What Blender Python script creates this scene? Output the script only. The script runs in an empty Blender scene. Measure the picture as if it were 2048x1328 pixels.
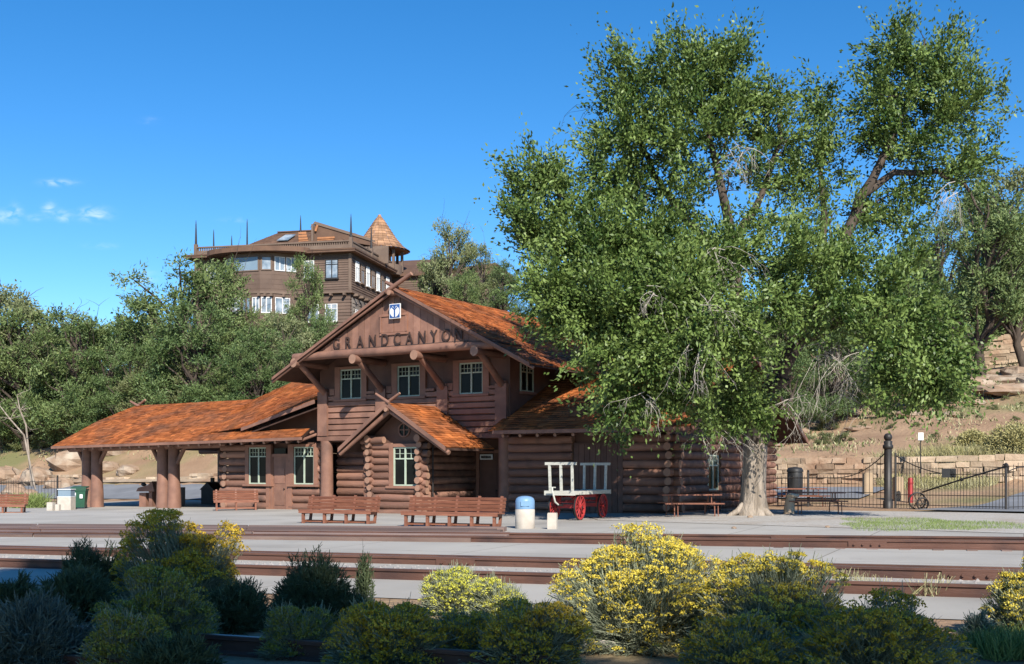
import bpy, math, random
import numpy as np
from mathutils import Vector, Matrix

# ------------------------------------------------------------------ camera, sky, sun
SC = bpy.context.scene
COL = SC.collection
F = 2300.0; YH = 940.0; ZE = 1.75
cam = bpy.data.cameras.new('camera'); co = bpy.data.objects.new('camera', cam); COL.objects.link(co)
co.location = (0, 0, ZE); co.rotation_euler = (math.radians(90), 0, 0)
cam.sensor_width = 36; cam.lens = 36 * F / 2048; cam.shift_x = 0; cam.shift_y = (YH - 664) / 2048
cam.clip_start = 0.1; cam.clip_end = 5000
SC.camera = co
SC.cycles.max_bounces = 6; SC.cycles.diffuse_bounces = 1; SC.cycles.glossy_bounces = 2; SC.cycles.transmission_bounces = 2; SC.cycles.transparent_max_bounces = 4
SC.view_settings.view_transform = 'Standard'; SC.view_settings.look = 'None'
SC.view_settings.gamma = 1.0; SC.view_settings.exposure = 0.53; SC.view_settings.use_curve_mapping = False
SUN_EL = math.radians(36); SUN_AZ = math.radians(164)          # clockwise from +Y
W = bpy.data.worlds.new('World'); SC.world = W; W.use_nodes = True
SUN_STRENGTH = 5.0; SKY_STRENGTH = 0.10

def build_world():
    nt = W.node_tree; nt.nodes.clear(); N = nt.nodes.new; L = nt.links.new
    out = N('ShaderNodeOutputWorld'); bg = N('ShaderNodeBackground'); L(bg.outputs[0], out.inputs[0])
    sky = N('ShaderNodeTexSky'); sky.sky_type = 'NISHITA'; sky.sun_disc = False
    sky.sun_elevation = SUN_EL; sky.sun_rotation = SUN_AZ; sky.altitude = 2100; sky.air_density = 1.0; sky.dust_density = 0.3; sky.ozone_density = 2.5
    hs = N('ShaderNodeHueSaturation'); hs.inputs['Saturation'].default_value = 1.34; hs.inputs['Value'].default_value = 1.28
    L(sky.outputs[0], hs.inputs['Color'])
    tc = N('ShaderNodeTexCoord'); sp = N('ShaderNodeSeparateXYZ'); L(tc.outputs['Generated'], sp.inputs[0])
    def M(op, a, b=None, c=None):
        m = N('ShaderNodeMath'); m.operation = op
        for i, x in enumerate((a, b, c)):
            if x is None: continue
            if isinstance(x, (int, float)): m.inputs[i].default_value = x
            else: L(x, m.inputs[i])
        return m.outputs[0]
    ay = M('MAXIMUM', sp.outputs[1], 0.05)
    tx = M('DIVIDE', sp.outputs[0], ay); tz = M('DIVIDE', sp.outputs[2], ay)
    cb = N('ShaderNodeCombineXYZ'); L(tx, cb.inputs[0]); L(tz, cb.inputs[1])
    ns = N('ShaderNodeTexNoise'); ns.inputs['Scale'].default_value = 85; ns.inputs['Detail'].default_value = 6; ns.inputs['Distortion'].default_value = 0.6
    mp = N('ShaderNodeMapping'); mp.inputs['Scale'].default_value = (1.0, 2.0, 1); mp.inputs['Rotation'].default_value = (0, 0, 0.35)
    L(cb.outputs[0], mp.inputs[0]); L(mp.outputs[0], ns.inputs['Vector'])
    tot = None
    for (px, py, rx, ry, k) in [(8, 432, 16, 10, .8), (31, 426, 11, 14, .9), (98, 418, 13, 12, .7), (127, 432, 14, 10, .7), (188, 428, 27, 11, 1.0), (118, 365, 30, 6, .7), (292, 556, 20, 13, .4), (205, 492, 26, 5, .25), (300, 241, 16, 6, .2), (70, 436, 16, 6, .4), (470, 440, 25, 5, .2)]:
        cx = (px - 1024) / F; cz = (YH - py) / F
        dx = M('MULTIPLY', M('SUBTRACT', tx, cx), F / rx); dz = M('MULTIPLY', M('SUBTRACT', tz, cz), F / ry)
        r = M('ADD', M('MULTIPLY', dx, dx), M('MULTIPLY', dz, dz))
        e = M('MULTIPLY', M('POWER', 2.718, M('MULTIPLY', r, -1.0)), k)
        tot = e if tot is None else M('ADD', tot, e)
    mr = N('ShaderNodeMapRange'); mr.inputs[1].default_value = 0.36; mr.inputs[2].default_value = 0.68; L(ns.outputs[0], mr.inputs[0])
    fac = M('MINIMUM', M('MULTIPLY', M('MULTIPLY', tot, mr.outputs[0]), 0.5), 0.38)
    mx = N('ShaderNodeMixRGB'); L(fac, mx.inputs[0]); L(hs.outputs[0], mx.inputs[1]); mx.inputs[2].default_value = (9.5, 10.0, 11.0, 1)
    L(mx.outputs[0], bg.inputs[0]); bg.inputs[1].default_value = SKY_STRENGTH
build_world()
SUN_DIR = Vector((math.sin(SUN_AZ) * math.cos(SUN_EL), math.cos(SUN_AZ) * math.cos(SUN_EL), math.sin(SUN_EL)))
sl = bpy.data.lights.new('sun', 'SUN'); sl.energy = SUN_STRENGTH; sl.angle = math.radians(0.5); sl.color = (1.0, 0.945, 0.86)
so = bpy.data.objects.new('sun', sl); COL.objects.link(so); so.location = (30, -60, 60)
so.rotation_euler = SUN_DIR.to_track_quat('Z', 'Y').to_euler()

# ------------------------------------------------------------------ frames of reference
TH = math.radians(32); US = Vector((math.cos(TH), -math.sin(TH), 0)); VS = Vector((math.sin(TH), math.cos(TH), 0)); Q0 = Vector((-4.77, 49, 0))
def base_z(X, Y=0): return 0.0115 * (np.clip(X, -40, 40) + 4.77)
def g(px, py):                      # where a sight line meets the gently tilted ground
    tx = (px - 1024) / F; ty = (py - YH) / F
    Y = (ZE - 0.0549) / (ty + 0.0115 * tx)
    return Vector((tx * Y, Y, ZE - ty * Y))
def at(px, py, Y): return Vector(((px - 1024) / F * Y, Y, ZE - (py - YH) / F * Y))
def smooth(t): t = np.clip(t, 0, 1); return t * t * (3 - 2 * t)
def interp(x, xs, ys): return np.interp(x, xs, ys)
def terrain(X, Y):
    X = np.asarray(X, float); Y = np.asarray(Y, float)
    w = (X + 4.77) * VS.x + (Y - 49) * VS.y; s = (X + 4.77) * US.x + (Y - 49) * US.y
    hl = interp(w, [13, 18, 23, 30, 41, 60, 100, 200], [0, .9, 3.2, 6.5, 12.6, 13.5, 15, 17])
    hr = interp(w, [10, 20, 21.2, 22, 37, 60, 67, 69, 100, 200], [0, .75, .9, 2.1, 4.7, 9.3, 9.8, 12.2, 15, 18])
    k = smooth((s + 22) / 20)
    h = hl * (1 - k) + hr * k
    n = np.sin(X * .37 + 1.3) * np.cos(Y * .31) * .35 + np.sin(X * .9 + Y * .5) * .15
    far = smooth((w - 21) / 10)
    n2 = (np.sin(X * 1.7) * np.sin(Y * 1.9 + .7) * .03 + np.sin(X * .6 + 2) * np.sin(Y * .8) * .05)
    near = smooth((6.0 - Y + 4.5) / 5.0) * (Y < 13)
    return base_z(X) * (1 - .0 * far) + h + n * far + n2 * near
def tz(x, y): return float(terrain(x, y))
def onhill(px, Y, sink=0.1):
    x = (px - 1024) / F * Y
    return Vector((x, Y, tz(x, Y) - sink))

# ------------------------------------------------------------------ materials
MATS = {}
def nodes(name):
    m = bpy.data.materials.new(name); m.use_nodes = True; nt = m.node_tree
    b = nt.nodes['Principled BSDF']; MATS[name] = m
    return m, nt, b
def noise_mix(nt, b, c1, c2, scale, detail=5, lo=.35, hi=.65, stretch=None, bump=0, bscale=None, tint=0, third=None, bdist=.02):
    N = nt.nodes.new; L = nt.links.new
    tc = N('ShaderNodeTexCoord'); vec = tc.outputs['Object']
    if stretch:
        mp = N('ShaderNodeMapping'); mp.inputs['Scale'].default_value = stretch; L(vec, mp.inputs[0]); vec = mp.outputs[0]
    ns = N('ShaderNodeTexNoise'); ns.inputs['Scale'].default_value = scale; ns.inputs['Detail'].default_value = detail; L(vec, ns.inputs['Vector'])
    mr = N('ShaderNodeMapRange'); mr.inputs[1].default_value = lo; mr.inputs[2].default_value = hi; L(ns.outputs[0], mr.inputs[0])
    mx = N('ShaderNodeMixRGB'); mx.inputs[1].default_value = (*c1, 1); mx.inputs[2].default_value = (*c2, 1); L(mr.outputs[0], mx.inputs[0])
    col = mx.outputs[0]
    if third:
        n3 = N('ShaderNodeTexNoise'); n3.inputs['Scale'].default_value = third[1]; n3.inputs['Detail'].default_value = 4; L(tc.outputs['Object'], n3.inputs['Vector'])
        m3 = N('ShaderNodeMapRange'); m3.inputs[1].default_value = third[2]; m3.inputs[2].default_value = third[3]; L(n3.outputs[0], m3.inputs[0])
        x3 = N('ShaderNodeMixRGB'); L(m3.outputs[0], x3.inputs[0]); L(col, x3.inputs[1]); x3.inputs[2].default_value = (*third[0], 1); col = x3.outputs[0]
    if tint:
        a = N('ShaderNodeAttribute'); a.attribute_name = 'tint'
        mt = N('ShaderNodeMapRange'); mt.inputs[3].default_value = 1 - tint; mt.inputs[4].default_value = 1 + tint; L(a.outputs['Fac'], mt.inputs[0])
        vm = N('ShaderNodeVectorMath'); vm.operation = 'SCALE'; L(col, vm.inputs[0]); L(mt.outputs[0], vm.inputs['Scale']); col = vm.outputs[0]
    L(col, b.inputs['Base Color'])
    if bump:
        nb = N('ShaderNodeTexNoise'); nb.inputs['Scale'].default_value = bscale or scale * 2; nb.inputs['Detail'].default_value = 6; L(vec, nb.inputs['Vector'])
        bp = N('ShaderNodeBump'); bp.inputs['Strength'].default_value = bump; bp.inputs['Distance'].default_value = bdist; L(nb.outputs[0], bp.inputs['Height']); L(bp.outputs[0], b.inputs['Normal'])
def mat(name, c1, c2=None, scale=3, rough=.7, spec=.25, metal=0, **k):
    if name in MATS: return MATS[name]
    m, nt, b = nodes(name)
    b.inputs['Roughness'].default_value = rough; b.inputs['Specular IOR Level'].default_value = spec; b.inputs['Metallic'].default_value = metal
    if c2 is None: c2 = tuple(x * .8 for x in c1)
    noise_mix(nt, b, c1, c2, scale, **k)
    return m
def leafmat(name, c1, c2, trans=.25, rough=.55):
    m = bpy.data.materials.new(name); m.use_nodes = True; nt = m.node_tree; nt.nodes.clear(); N = nt.nodes.new; L = nt.links.new
    out = N('ShaderNodeOutputMaterial'); a = N('ShaderNodeAttribute'); a.attribute_name = 'tint'
    mx = N('ShaderNodeMixRGB'); mx.inputs[1].default_value = (*c1, 1); mx.inputs[2].default_value = (*c2, 1); L(a.outputs['Fac'], mx.inputs[0])
    d = N('ShaderNodeBsdfPrincipled'); d.inputs['Roughness'].default_value = rough; d.inputs['Specular IOR Level'].default_value = .3; L(mx.outputs[0], d.inputs['Base Color'])
    t = N('ShaderNodeBsdfTranslucent'); L(mx.outputs[0], t.inputs[0])
    ms = N('ShaderNodeMixShader'); ms.inputs[0].default_value = trans; L(d.outputs[0], ms.inputs[1]); L(t.outputs[0], ms.inputs[2]); L(ms.outputs[0], out.inputs[0])
    MATS[name] = m
    return m

BROWN = mat('brown_paint', (.305, .160, .110), (.23, .118, .083), 2.2, .62, .3, third=((.15, .085, .064), .9, .5, .75), bump=.35, bscale=22, tint=.2)
LOGM = mat('painted_log', (.31, .163, .112), (.215, .11, .078), 1.6, .7, .25, stretch=(.35, 2.2, 2.2), third=((.13, .078, .06), 1.1, .54, .72), bump=.8, bscale=6, bdist=.035, tint=.3)
BROWN_SHADED = mat('shade_darkened_brown', (.155, .082, .058), (.12, .064, .047), 2.5, .65, .3, bump=.2, bscale=25, tint=.14)  # brown darkened to stand in for shade on upper and recessed walls
SHINGLE = mat('rust_shingle', (.44, .145, .045), (.29, .088, .03), 1.6, .85, .1, stretch=(1, .5, 1), third=((.20, .085, .045), .55, .48, .70), tint=.45, bump=.3, bscale=18)
SOFFIT = mat('soffit_board', (.085, .048, .036), (.06, .036, .028), 3, .8, .15)  # board colour deepened to carry the shade under the roofs
GREENFR = mat('pale_green_frame', (.47, .54, .42), (.40, .47, .36), 4, .5, .3)
CASING = mat('casing_board', (.30, .15, .10), (.25, .125, .085), 3, .6, .3)
GLASS = mat('dark_pane', (.006, .007, .007), (.014, .015, .014), .9, .15, .12)
LODGEGLASS = mat('sky_painted_pane', (.22, .30, .36), (.16, .22, .28), .4, .12, .5)  # reflected sky is painted into the base colour as pale blue
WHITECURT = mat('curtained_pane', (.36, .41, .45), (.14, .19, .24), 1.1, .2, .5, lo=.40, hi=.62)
CONC = mat('pale_concrete', (.45, .42, .372), (.395, .368, .328), .35, .85, .15, third=((.29, .265, .235), .22, .50, .78), bump=.2, bscale=14)
GRAVEL = mat('pale_gravel', (.47, .435, .39), (.37, .34, .30), 9, .95, .1, third=((.34, .28, .22), .5, .52, .75), bump=.6, bscale=40)
ASPH = mat('grey_asphalt', (.22, .225, .235), (.17, .175, .185), .6, .9, .2, bump=.25, bscale=30)
DIRT = mat('tan_dirt', (.40, .265, .165), (.29, .185, .115), .35, .95, .1, third=((.20, .19, .085), .13, .5, .68), bump=.9, bscale=5, bdist=.1)
RUST = mat('rusty_rail_steel', (.115, .058, .042), (.165, .085, .062), 2.0, .6, .3, metal=.25, stretch=(.3, .3, 2), third=((.075, .045, .04), 1.1, .5, .7), bump=.3, bscale=20)
RAILTOP = mat('worn_rail_head', (.36, .30, .27), (.25, .19, .165), 1.5, .35, .5, metal=.6)
TIMBER = mat('weathered_timber', (.25, .175, .145), (.17, .112, .092), .9, .85, .15, stretch=(.25, 2, 2), tint=.3, bump=.4, bscale=9)
def paving_joints():
    m = MATS['pale_concrete']; nt = m.node_tree; N = nt.nodes.new; L = nt.links.new; b = nt.nodes['Principled BSDF']; src = b.inputs['Base Color'].links[0].from_socket
    tc = N('ShaderNodeTexCoord'); mp = N('ShaderNodeMapping'); mp.inputs['Rotation'].default_value = (0, 0, math.radians(24)); L(tc.outputs['Object'], mp.inputs[0])
    br = N('ShaderNodeTexBrick'); br.offset = 0; br.inputs['Scale'].default_value = 1; br.inputs['Brick Width'].default_value = 3.4; br.inputs['Row Height'].default_value = 2.6; br.inputs['Mortar Size'].default_value = .02; br.inputs['Mortar Smooth'].default_value = .3
    br.inputs['Color1'].default_value = (1, 1, 1, 1); br.inputs['Color2'].default_value = (.90, .90, .89, 1); br.inputs['Mortar'].default_value = (.55, .53, .5, 1); L(mp.outputs[0], br.inputs['Vector'])
    ns = N('ShaderNodeTexNoise'); ns.inputs['Scale'].default_value = .9; ns.inputs['Detail'].default_value = 8; ns.inputs['Roughness'].default_value = .7; L(tc.outputs['Object'], ns.inputs['Vector'])
    mr = N('ShaderNodeMapRange'); mr.inputs[1].default_value = .60; mr.inputs[2].default_value = .72; mr.inputs[3].default_value = 1.0; mr.inputs[4].default_value = .78; L(ns.outputs[0], mr.inputs[0])
    a = N('ShaderNodeMixRGB'); a.blend_type = 'MULTIPLY'; a.inputs[0].default_value = 1; L(src, a.inputs[1]); L(br.outputs['Color'], a.inputs[2])
    c = N('ShaderNodeVectorMath'); c.operation = 'SCALE'; L(a.outputs[0], c.inputs[0]); L(mr.outputs[0], c.inputs['Scale']); L(c.outputs[0], b.inputs['Base Color'])
paving_joints()
BALLAST = mat('ballast_stone', (.42, .38, .35), (.26, .235, .22), 7, .95, .1, bump=.9, bscale=16, bdist=.05)
BENCHW = mat('red_brown_bench_wood', (.29, .12, .072), (.20, .08, .05), 3, .5, .3, stretch=(.6, 4, 4), tint=.15)
BARK = mat('grey_bark', (.40, .335, .27), (.22, .18, .14), 2.0, .95, .1, stretch=(3, 3, .5), bump=1.0, bscale=5, bdist=.06)
BARKDK = mat('dark_bark', (.11, .085, .066), (.07, .055, .045), 2.0, .95, .1, stretch=(3, 3, .5), bump=.8, bscale=6, bdist=.04)
DEADWOOD = mat('pale_dead_wood', (.50, .45, .38), (.36, .32, .27), 3, .9, .1)
STONE = mat('tan_sandstone', (.52, .40, .28), (.42, .31, .21), 1.1, .9, .15, third=((.36, .23, .15), .6, .52, .7), tint=.3, bump=.8, bscale=5, bdist=.05)
IRON = mat('black_iron', (.022, .021, .021), (.035, .03, .027), 4, .5, .4)
RED = mat('red_paint', (.44, .045, .042), (.34, .03, .03), 3, .45, .4, tint=.1)
GREYWOOD = mat('grey_painted_wood', (.55, .54, .47), (.44, .43, .37), 3, .7, .2, stretch=(1, 5, 5))
BLUE = mat('blue_plastic', (.19, .33, .50), (.16, .28, .44), 2, .4, .4)
BEIGE = mat('beige_concrete', (.56, .50, .42), (.48, .42, .35), 5, .85, .15, bump=.3, bscale=60)
GREENBIN = mat('green_plastic', (.030, .10, .058), (.025, .085, .05), 2, .45, .4)
WHITE = mat('white_paint', (.78, .78, .76), (.72, .72, .70), 3, .6, .3)
BLACKP = mat('black_plastic', (.02, .02, .021), (.03, .03, .03), 3, .5, .3)
SIGNBLUE = mat('sign_blue', (.03, .10, .30), (.03, .09, .27), 3, .5, .3)
LODGEW = mat('lodge_brown_siding', (.155, .105, .078), (.12, .08, .06), .8, .7, .25, tint=.12)
LODGETR = mat('lodge_trim', (.19, .135, .10), (.15, .105, .078), 1, .7, .25)
LODGEROOF = mat('lodge_brown_roof', (.17, .10, .066), (.13, .078, .055), 1.2, .8, .2, tint=.25)
TURRET = mat('lodge_turret_shingle', (.36, .20, .11), (.27, .15, .085), 1.2, .8, .2, tint=.3)
LODGEORANGE = mat('orange_cedar_board', (.45, .20, .09), (.36, .16, .075), 2, .7, .2)
LODGESTONE = mat('lodge_grey_stone', (.30, .26, .22), (.18, .15, .13), 1.6, .9, .2, tint=.3)
LOGWARM = mat('log_end_grain', (.37, .215, .145), (.31, .175, .12), 5, .7, .2)
SAGE1 = leafmat('sage_stems', (.20, .225, .14), (.31, .33, .22), .15)
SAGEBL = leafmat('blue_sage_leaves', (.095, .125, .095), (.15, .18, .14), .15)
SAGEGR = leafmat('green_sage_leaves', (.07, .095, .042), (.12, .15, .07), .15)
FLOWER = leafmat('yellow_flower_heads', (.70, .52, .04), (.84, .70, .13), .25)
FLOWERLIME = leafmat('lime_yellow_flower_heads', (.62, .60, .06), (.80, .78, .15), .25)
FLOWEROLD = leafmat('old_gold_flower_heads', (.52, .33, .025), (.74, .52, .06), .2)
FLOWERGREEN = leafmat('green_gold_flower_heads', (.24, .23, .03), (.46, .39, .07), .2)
COTTON = leafmat('cottonwood_leaves', (.05, .095, .018), (.225, .305, .08), .16, .45)
PINYON = leafmat('pinyon_needles', (.07, .115, .032), (.215, .27, .095), .12)
JUNIPER = leafmat('juniper_scales', (.05, .095, .027), (.17, .23, .08), .12)
OLIVE = leafmat('olive_oak_leaves', (.125, .155, .055), (.22, .235, .10), .2)
PALEOAK = leafmat('pale_tree_leaves', (.17, .205, .085), (.29, .31, .15), .25)
GRASS = leafmat('short_grass', (.17, .24, .06), (.27, .33, .11), .2)
DRYGRASS = leafmat('dry_straw_grass', (.38, .35, .17), (.50, .46, .26), .2)
YELSHRUB = leafmat('straw_yellow_shrub', (.36, .32, .13), (.50, .45, .20), .2)

# ------------------------------------------------------------------ mesh helpers
class MB:
    def __init__(s, mats=None):
        s.v = []; s.f = []; s.mi = []; s.ti = []; s.sm = []; s.mats = mats or [BROWN]; s.rng = random.Random(7)
    def add(s, vs, fs, mi=0, ti=None, sm=False):
        o = len(s.v); s.v += [tuple(x) for x in vs]
        t = s.rng.random() if ti is None else ti
        for f in fs: s.f.append([i + o for i in f]); s.mi.append(mi); s.ti.append(t); s.sm.append(sm)
    def box(s, a, b, mi=0, ti=None):
        (x0, y0, z0), (x1, y1, z1) = a, b
        x0, x1 = sorted((x0, x1)); y0, y1 = sorted((y0, y1)); z0, z1 = sorted((z0, z1))
        s.add([(x0, y0, z0), (x1, y0, z0), (x1, y1, z0), (x0, y1, z0), (x0, y0, z1), (x1, y0, z1), (x1, y1, z1), (x0, y1, z1)],
              [(0, 3, 2, 1), (4, 5, 6, 7), (0, 1, 5, 4), (1, 2, 6, 5), (2, 3, 7, 6), (3, 0, 4, 7)], mi, ti)
    def beam(s, p0, p1, w, h, up=(0, 0, 1), mi=0, ti=None, taper=1):
        p0 = Vector(p0); p1 = Vector(p1); d = (p1 - p0).normalized(); up = Vector(up)
        if abs(d.dot(up)) > .98: up = Vector((1, 0, 0))
        r = d.cross(up).normalized(); q = r.cross(d).normalized()
        vs = []
        for p, k in ((p0, 1), (p1, taper)):
            for a, b in ((-1, -1), (1, -1), (1, 1), (-1, 1)): vs.append(p + r * (a * w / 2 * k) + q * (b * h / 2 * k))
        s.add(vs, [(3, 2, 1, 0), (4, 5, 6, 7), (0, 1, 5, 4), (1, 2, 6, 5), (2, 3, 7, 6), (3, 0, 4, 7)], mi, ti)
    def tube(s, pts, rads, n=8, mi=0, cap=True, ti=None, capmi=None, jit=0):
        pts = [Vector(p) for p in pts]
        if not isinstance(rads, (list, tuple)): rads = [rads] * len(pts)
        vs = []; fs = []; prev = None
        for i, p in enumerate(pts):
            d = (pts[min(i + 1, len(pts) - 1)] - pts[max(i - 1, 0)]).normalized()
            if prev is None:
                a = Vector((0, 0, 1)) if abs(d.z) < .9 else Vector((1, 0, 0))
                r = d.cross(a).normalized()
            else: r = (prev - d * prev.dot(d)).normalized()
            prev = r; q = d.cross(r)
            for k in range(n):
                t = 2 * math.pi * k / n
                rr = rads[i] * (1 + (s.rng.uniform(-jit, jit) if jit else 0))
                vs.append(p + (r * math.cos(t) + q * math.sin(t)) * rr)
        for i in range(len(pts) - 1):
            for k in range(n):
                a = i * n + k; b = i * n + (k + 1) % n
                fs.append((a, b, b + n, a + n))
        t = s.rng.random() if ti is None else ti
        s.add(vs, fs, mi, t, True)
        if cap:
            cm = mi if capmi is None else capmi
            s.add(vs[:n], [tuple(reversed(range(n)))], cm, t); s.add(vs[-n:], [tuple(range(n))], cm, t)
    def lathe(s, c, prof, n=20, mi=0, ti=None):
        c = Vector(c); vs = []; fs = []
        for (r, z) in prof:
            for k in range(n):
                t = 2 * math.pi * k / n; vs.append(c + Vector((r * math.cos(t), r * math.sin(t), z)))
        for i in range(len(prof) - 1):
            for k in range(n):
                a = i * n + k; b = i * n + (k + 1) % n; fs.append((a, b, b + n, a + n))
        s.add(vs, fs, mi, ti, True)
        if prof[0][0] > .001: s.add(vs[:n], [tuple(reversed(range(n)))], mi, ti)
        if prof[-1][0] > .001: s.add(vs[-n:], [tuple(range(n))], mi, ti)
    def prism(s, poly, d, mi=0, ti=None):           # polygon (3D points) extruded along vector d
        d = Vector(d); p = [Vector(q) for q in poly]; n = len(p); vs = p + [q + d for q in p]
        fs = [tuple(range(n)), tuple(reversed(range(n, 2 * n)))] + [(i, i + n, (i + 1) % n + n, (i + 1) % n) for i in range(n)]
        s.add(vs, fs, mi, ti)
    def blob(s, c, r, mi=0, ti=None, n=7, m=5, jit=.18, sq=(1, 1, 1)):
        c = Vector(c); vs = []; fs = []
        for i in range(m + 1):
            ph = math.pi * i / m
            for k in range(n):
                t = 2 * math.pi * k / n; j = 1 + s.rng.uniform(-jit, jit)
                vs.append(c + Vector((math.sin(ph) * math.cos(t) * sq[0], math.sin(ph) * math.sin(t) * sq[1], math.cos(ph) * sq[2])) * r * j)
        for i in range(m):
            for k in range(n):
                a = i * n + k; b = i * n + (k + 1) % n; fs.append((a, a + n, b + n, b))
        s.add(vs, fs, mi, ti, False)
    def build(s, name, parent=None, recalc=True):
        me = bpy.data.meshes.new(name); me.from_pydata(s.v, [], s.f); me.update()
        for m in s.mats: me.materials.append(m)
        me.polygons.foreach_set('material_index', s.mi); me.polygons.foreach_set('use_smooth', s.sm)
        a = me.attributes.new('tint', 'FLOAT', 'FACE'); a.data.foreach_set('value', s.ti)
        if recalc:
            import bmesh
            bm = bmesh.new(); bm.from_mesh(me); bmesh.ops.recalc_face_normals(bm, faces=bm.faces); bm.to_mesh(me); bm.free()
        o = bpy.data.objects.new(name, me); COL.objects.link(o)
        if parent: o.parent = parent
        return o
def empty(name, loc=(0, 0, 0), rz=0):
    o = bpy.data.objects.new(name, None); COL.objects.link(o); o.location = loc; o.rotation_euler = (0, 0, rz); o.empty_display_size = .3
    return o
def tag(o, label=None, cat=None, group=None, kind=None):
    if label: o['label'] = label
    if cat: o['category'] = cat
    if group: o['group'] = group
    if kind: o['kind'] = kind
    return o
KIDS = {}
def copy_tree(root, loc, rz=0, sc=None, label=None, group=None):
    def rec(o, par):
        c = o.copy(); COL.objects.link(c)
        if par: c.parent = par
        for ch in o.children: rec(ch, c)
        return c
    r = rec(root, None); r.location = loc; r.rotation_euler = (0, 0, rz)
    if sc: r.scale = sc
    if label: r['label'] = label
    if group: r['group'] = group
    return r
def numesh(name, V, faces4, mats, tint=None, mi=None, parent=None, smooth=False):
    me = bpy.data.meshes.new(name); n = len(V); m = len(faces4); k = faces4.shape[1]
    me.vertices.add(n); me.vertices.foreach_set('co', np.ascontiguousarray(V, np.float32).ravel())
    me.loops.add(m * k); me.loops.foreach_set('vertex_index', np.ascontiguousarray(faces4, np.int32).ravel())
    me.polygons.add(m); me.polygons.foreach_set('loop_start', np.arange(0, m * k, k, dtype=np.int32))
    try: me.polygons.foreach_set('loop_total', np.full(m, k, np.int32))
    except Exception: pass
    for x in mats: me.materials.append(x)
    if mi is not None: me.polygons.foreach_set('material_index', np.asarray(mi, np.int32))
    me.polygons.foreach_set('use_smooth', np.full(m, smooth))
    if tint is not None:
        a = me.attributes.new('tint', 'FLOAT', 'FACE'); a.data.foreach_set('value', np.asarray(tint, np.float32))
    me.update(calc_edges=True); me.validate()
    o = bpy.data.objects.new(name, me); COL.objects.link(o)
    if parent: o.parent = parent
    return o
def rand_dirs(rng, n):
    v = rng.normal(size=(n, 3)); return v / np.linalg.norm(v, axis=1)[:, None]
def leaf_quads(rng, C, L, Wd, dirs=None, spread=1.0, nrm=None):
    n = len(C); a = rand_dirs(rng, n)
    if dirs is not None:
        a = dirs + a * spread; a /= np.linalg.norm(a, axis=1)[:, None]
    r = rand_dirs(rng, n)
    if nrm is not None: r = nrm + r * .9
    b = np.cross(a, r); b /= (np.linalg.norm(b, axis=1)[:, None] + 1e-9)
    L = np.broadcast_to(L, (n,))[:, None]; Wd = np.broadcast_to(Wd, (n,))[:, None]
    V = np.stack([C - a * L * .5, C + b * Wd * .5 - a * L * .08, C + a * L * .5, C - b * Wd * .5 - a * L * .08], 1).reshape(-1, 3)
    return V, np.arange(n * 4).reshape(n, 4)
def blades(rng, P0, P1, wid):             # thin tapering stems as narrow quads
    n = len(P0); d = P1 - P0; r = rand_dirs(rng, n); b = np.cross(d, r); b /= (np.linalg.norm(b, axis=1)[:, None] + 1e-9)
    wid = np.broadcast_to(wid, (n,))[:, None]
    V = np.stack([P0 - b * wid * .5, P0 + b * wid * .5, P1 + b * wid * .25, P1 - b * wid * .25], 1).reshape(-1, 3)
    return V, np.arange(n * 4).reshape(n, 4)
def join_np(parts):
    V = []; Fq = []; o = 0
    for v, f in parts: V.append(v); Fq.append(f + o); o += len(v)
    return np.concatenate(V), np.concatenate(Fq)

# ------------------------------------------------------------------ ground, paving, tracks
def grid_sheet(name, xs, ys, zfun, m, kind='structure'):
    X, Y = np.meshgrid(xs, ys); Z = zfun(X, Y); nx, ny = len(xs), len(ys)
    V = np.stack([X, Y, Z], -1).reshape(-1, 3); i = np.arange(nx * ny).reshape(ny, nx)
    Fq = np.stack([i[:-1, :-1], i[:-1, 1:], i[1:, 1:], i[1:, :-1]], -1).reshape(-1, 4)
    return tag(numesh(name, V, Fq, [m], smooth=True), kind=kind)
xs = np.concatenate([[-1500, -700, -400, -250, -180], np.arange(-150, 151, 1.25), [180, 250, 400, 700, 1500]])
ys = np.concatenate([[-400, -200, -100, -60], np.arange(-40, 5, 2.5), np.arange(5, 16, .5), np.arange(16, 165, 1.25), [180, 220, 300, 450, 800, 1800]])
grid_sheet('ground', xs, ys, terrain, DIRT)
def flat_poly(name, pts, dz, m, kind='structure'):
    mb = MB([m]); P = [Vector((p[0], p[1], float(base_z(p[0])) + dz)) for p in pts]; mb.add(P, [tuple(range(len(P)))])
    return tag(mb.build(name, recalc=False), kind=kind)
def sw(s, w): p = Q0 + US * s + VS * w; return (p.x, p.y)
def gx(px, py): p = g(px, py); return (p.x, p.y)
def ext(a, b, t): return (a[0] + (b[0] - a[0]) * t, a[1] + (b[1] - a[1]) * t)
def line_ext(pa, pb, lo=-.9, hi=1.6):
    a, b = gx(*pa), gx(*pb); return ext(a, b, lo), ext(a, b, hi)
NE0, NE1 = line_ext((0, 1168), (2048, 1246))
flat_poly('platform', [NE0, NE1, sw(45, -14), sw(12.3, -5.4), sw(9.2, -1.0), sw(9.2, 12.5), sw(-29, 12.5), sw(-29, -3), sw(-44, -3), sw(-60, -10)], .012, CONC)
flat_poly('gravel', [sw(9.2, -.9), sw(12.3, -5.3), sw(45, -13.9), sw(45, -3), sw(22, 4), sw(13, 5)], .016, GRAVEL)
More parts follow.
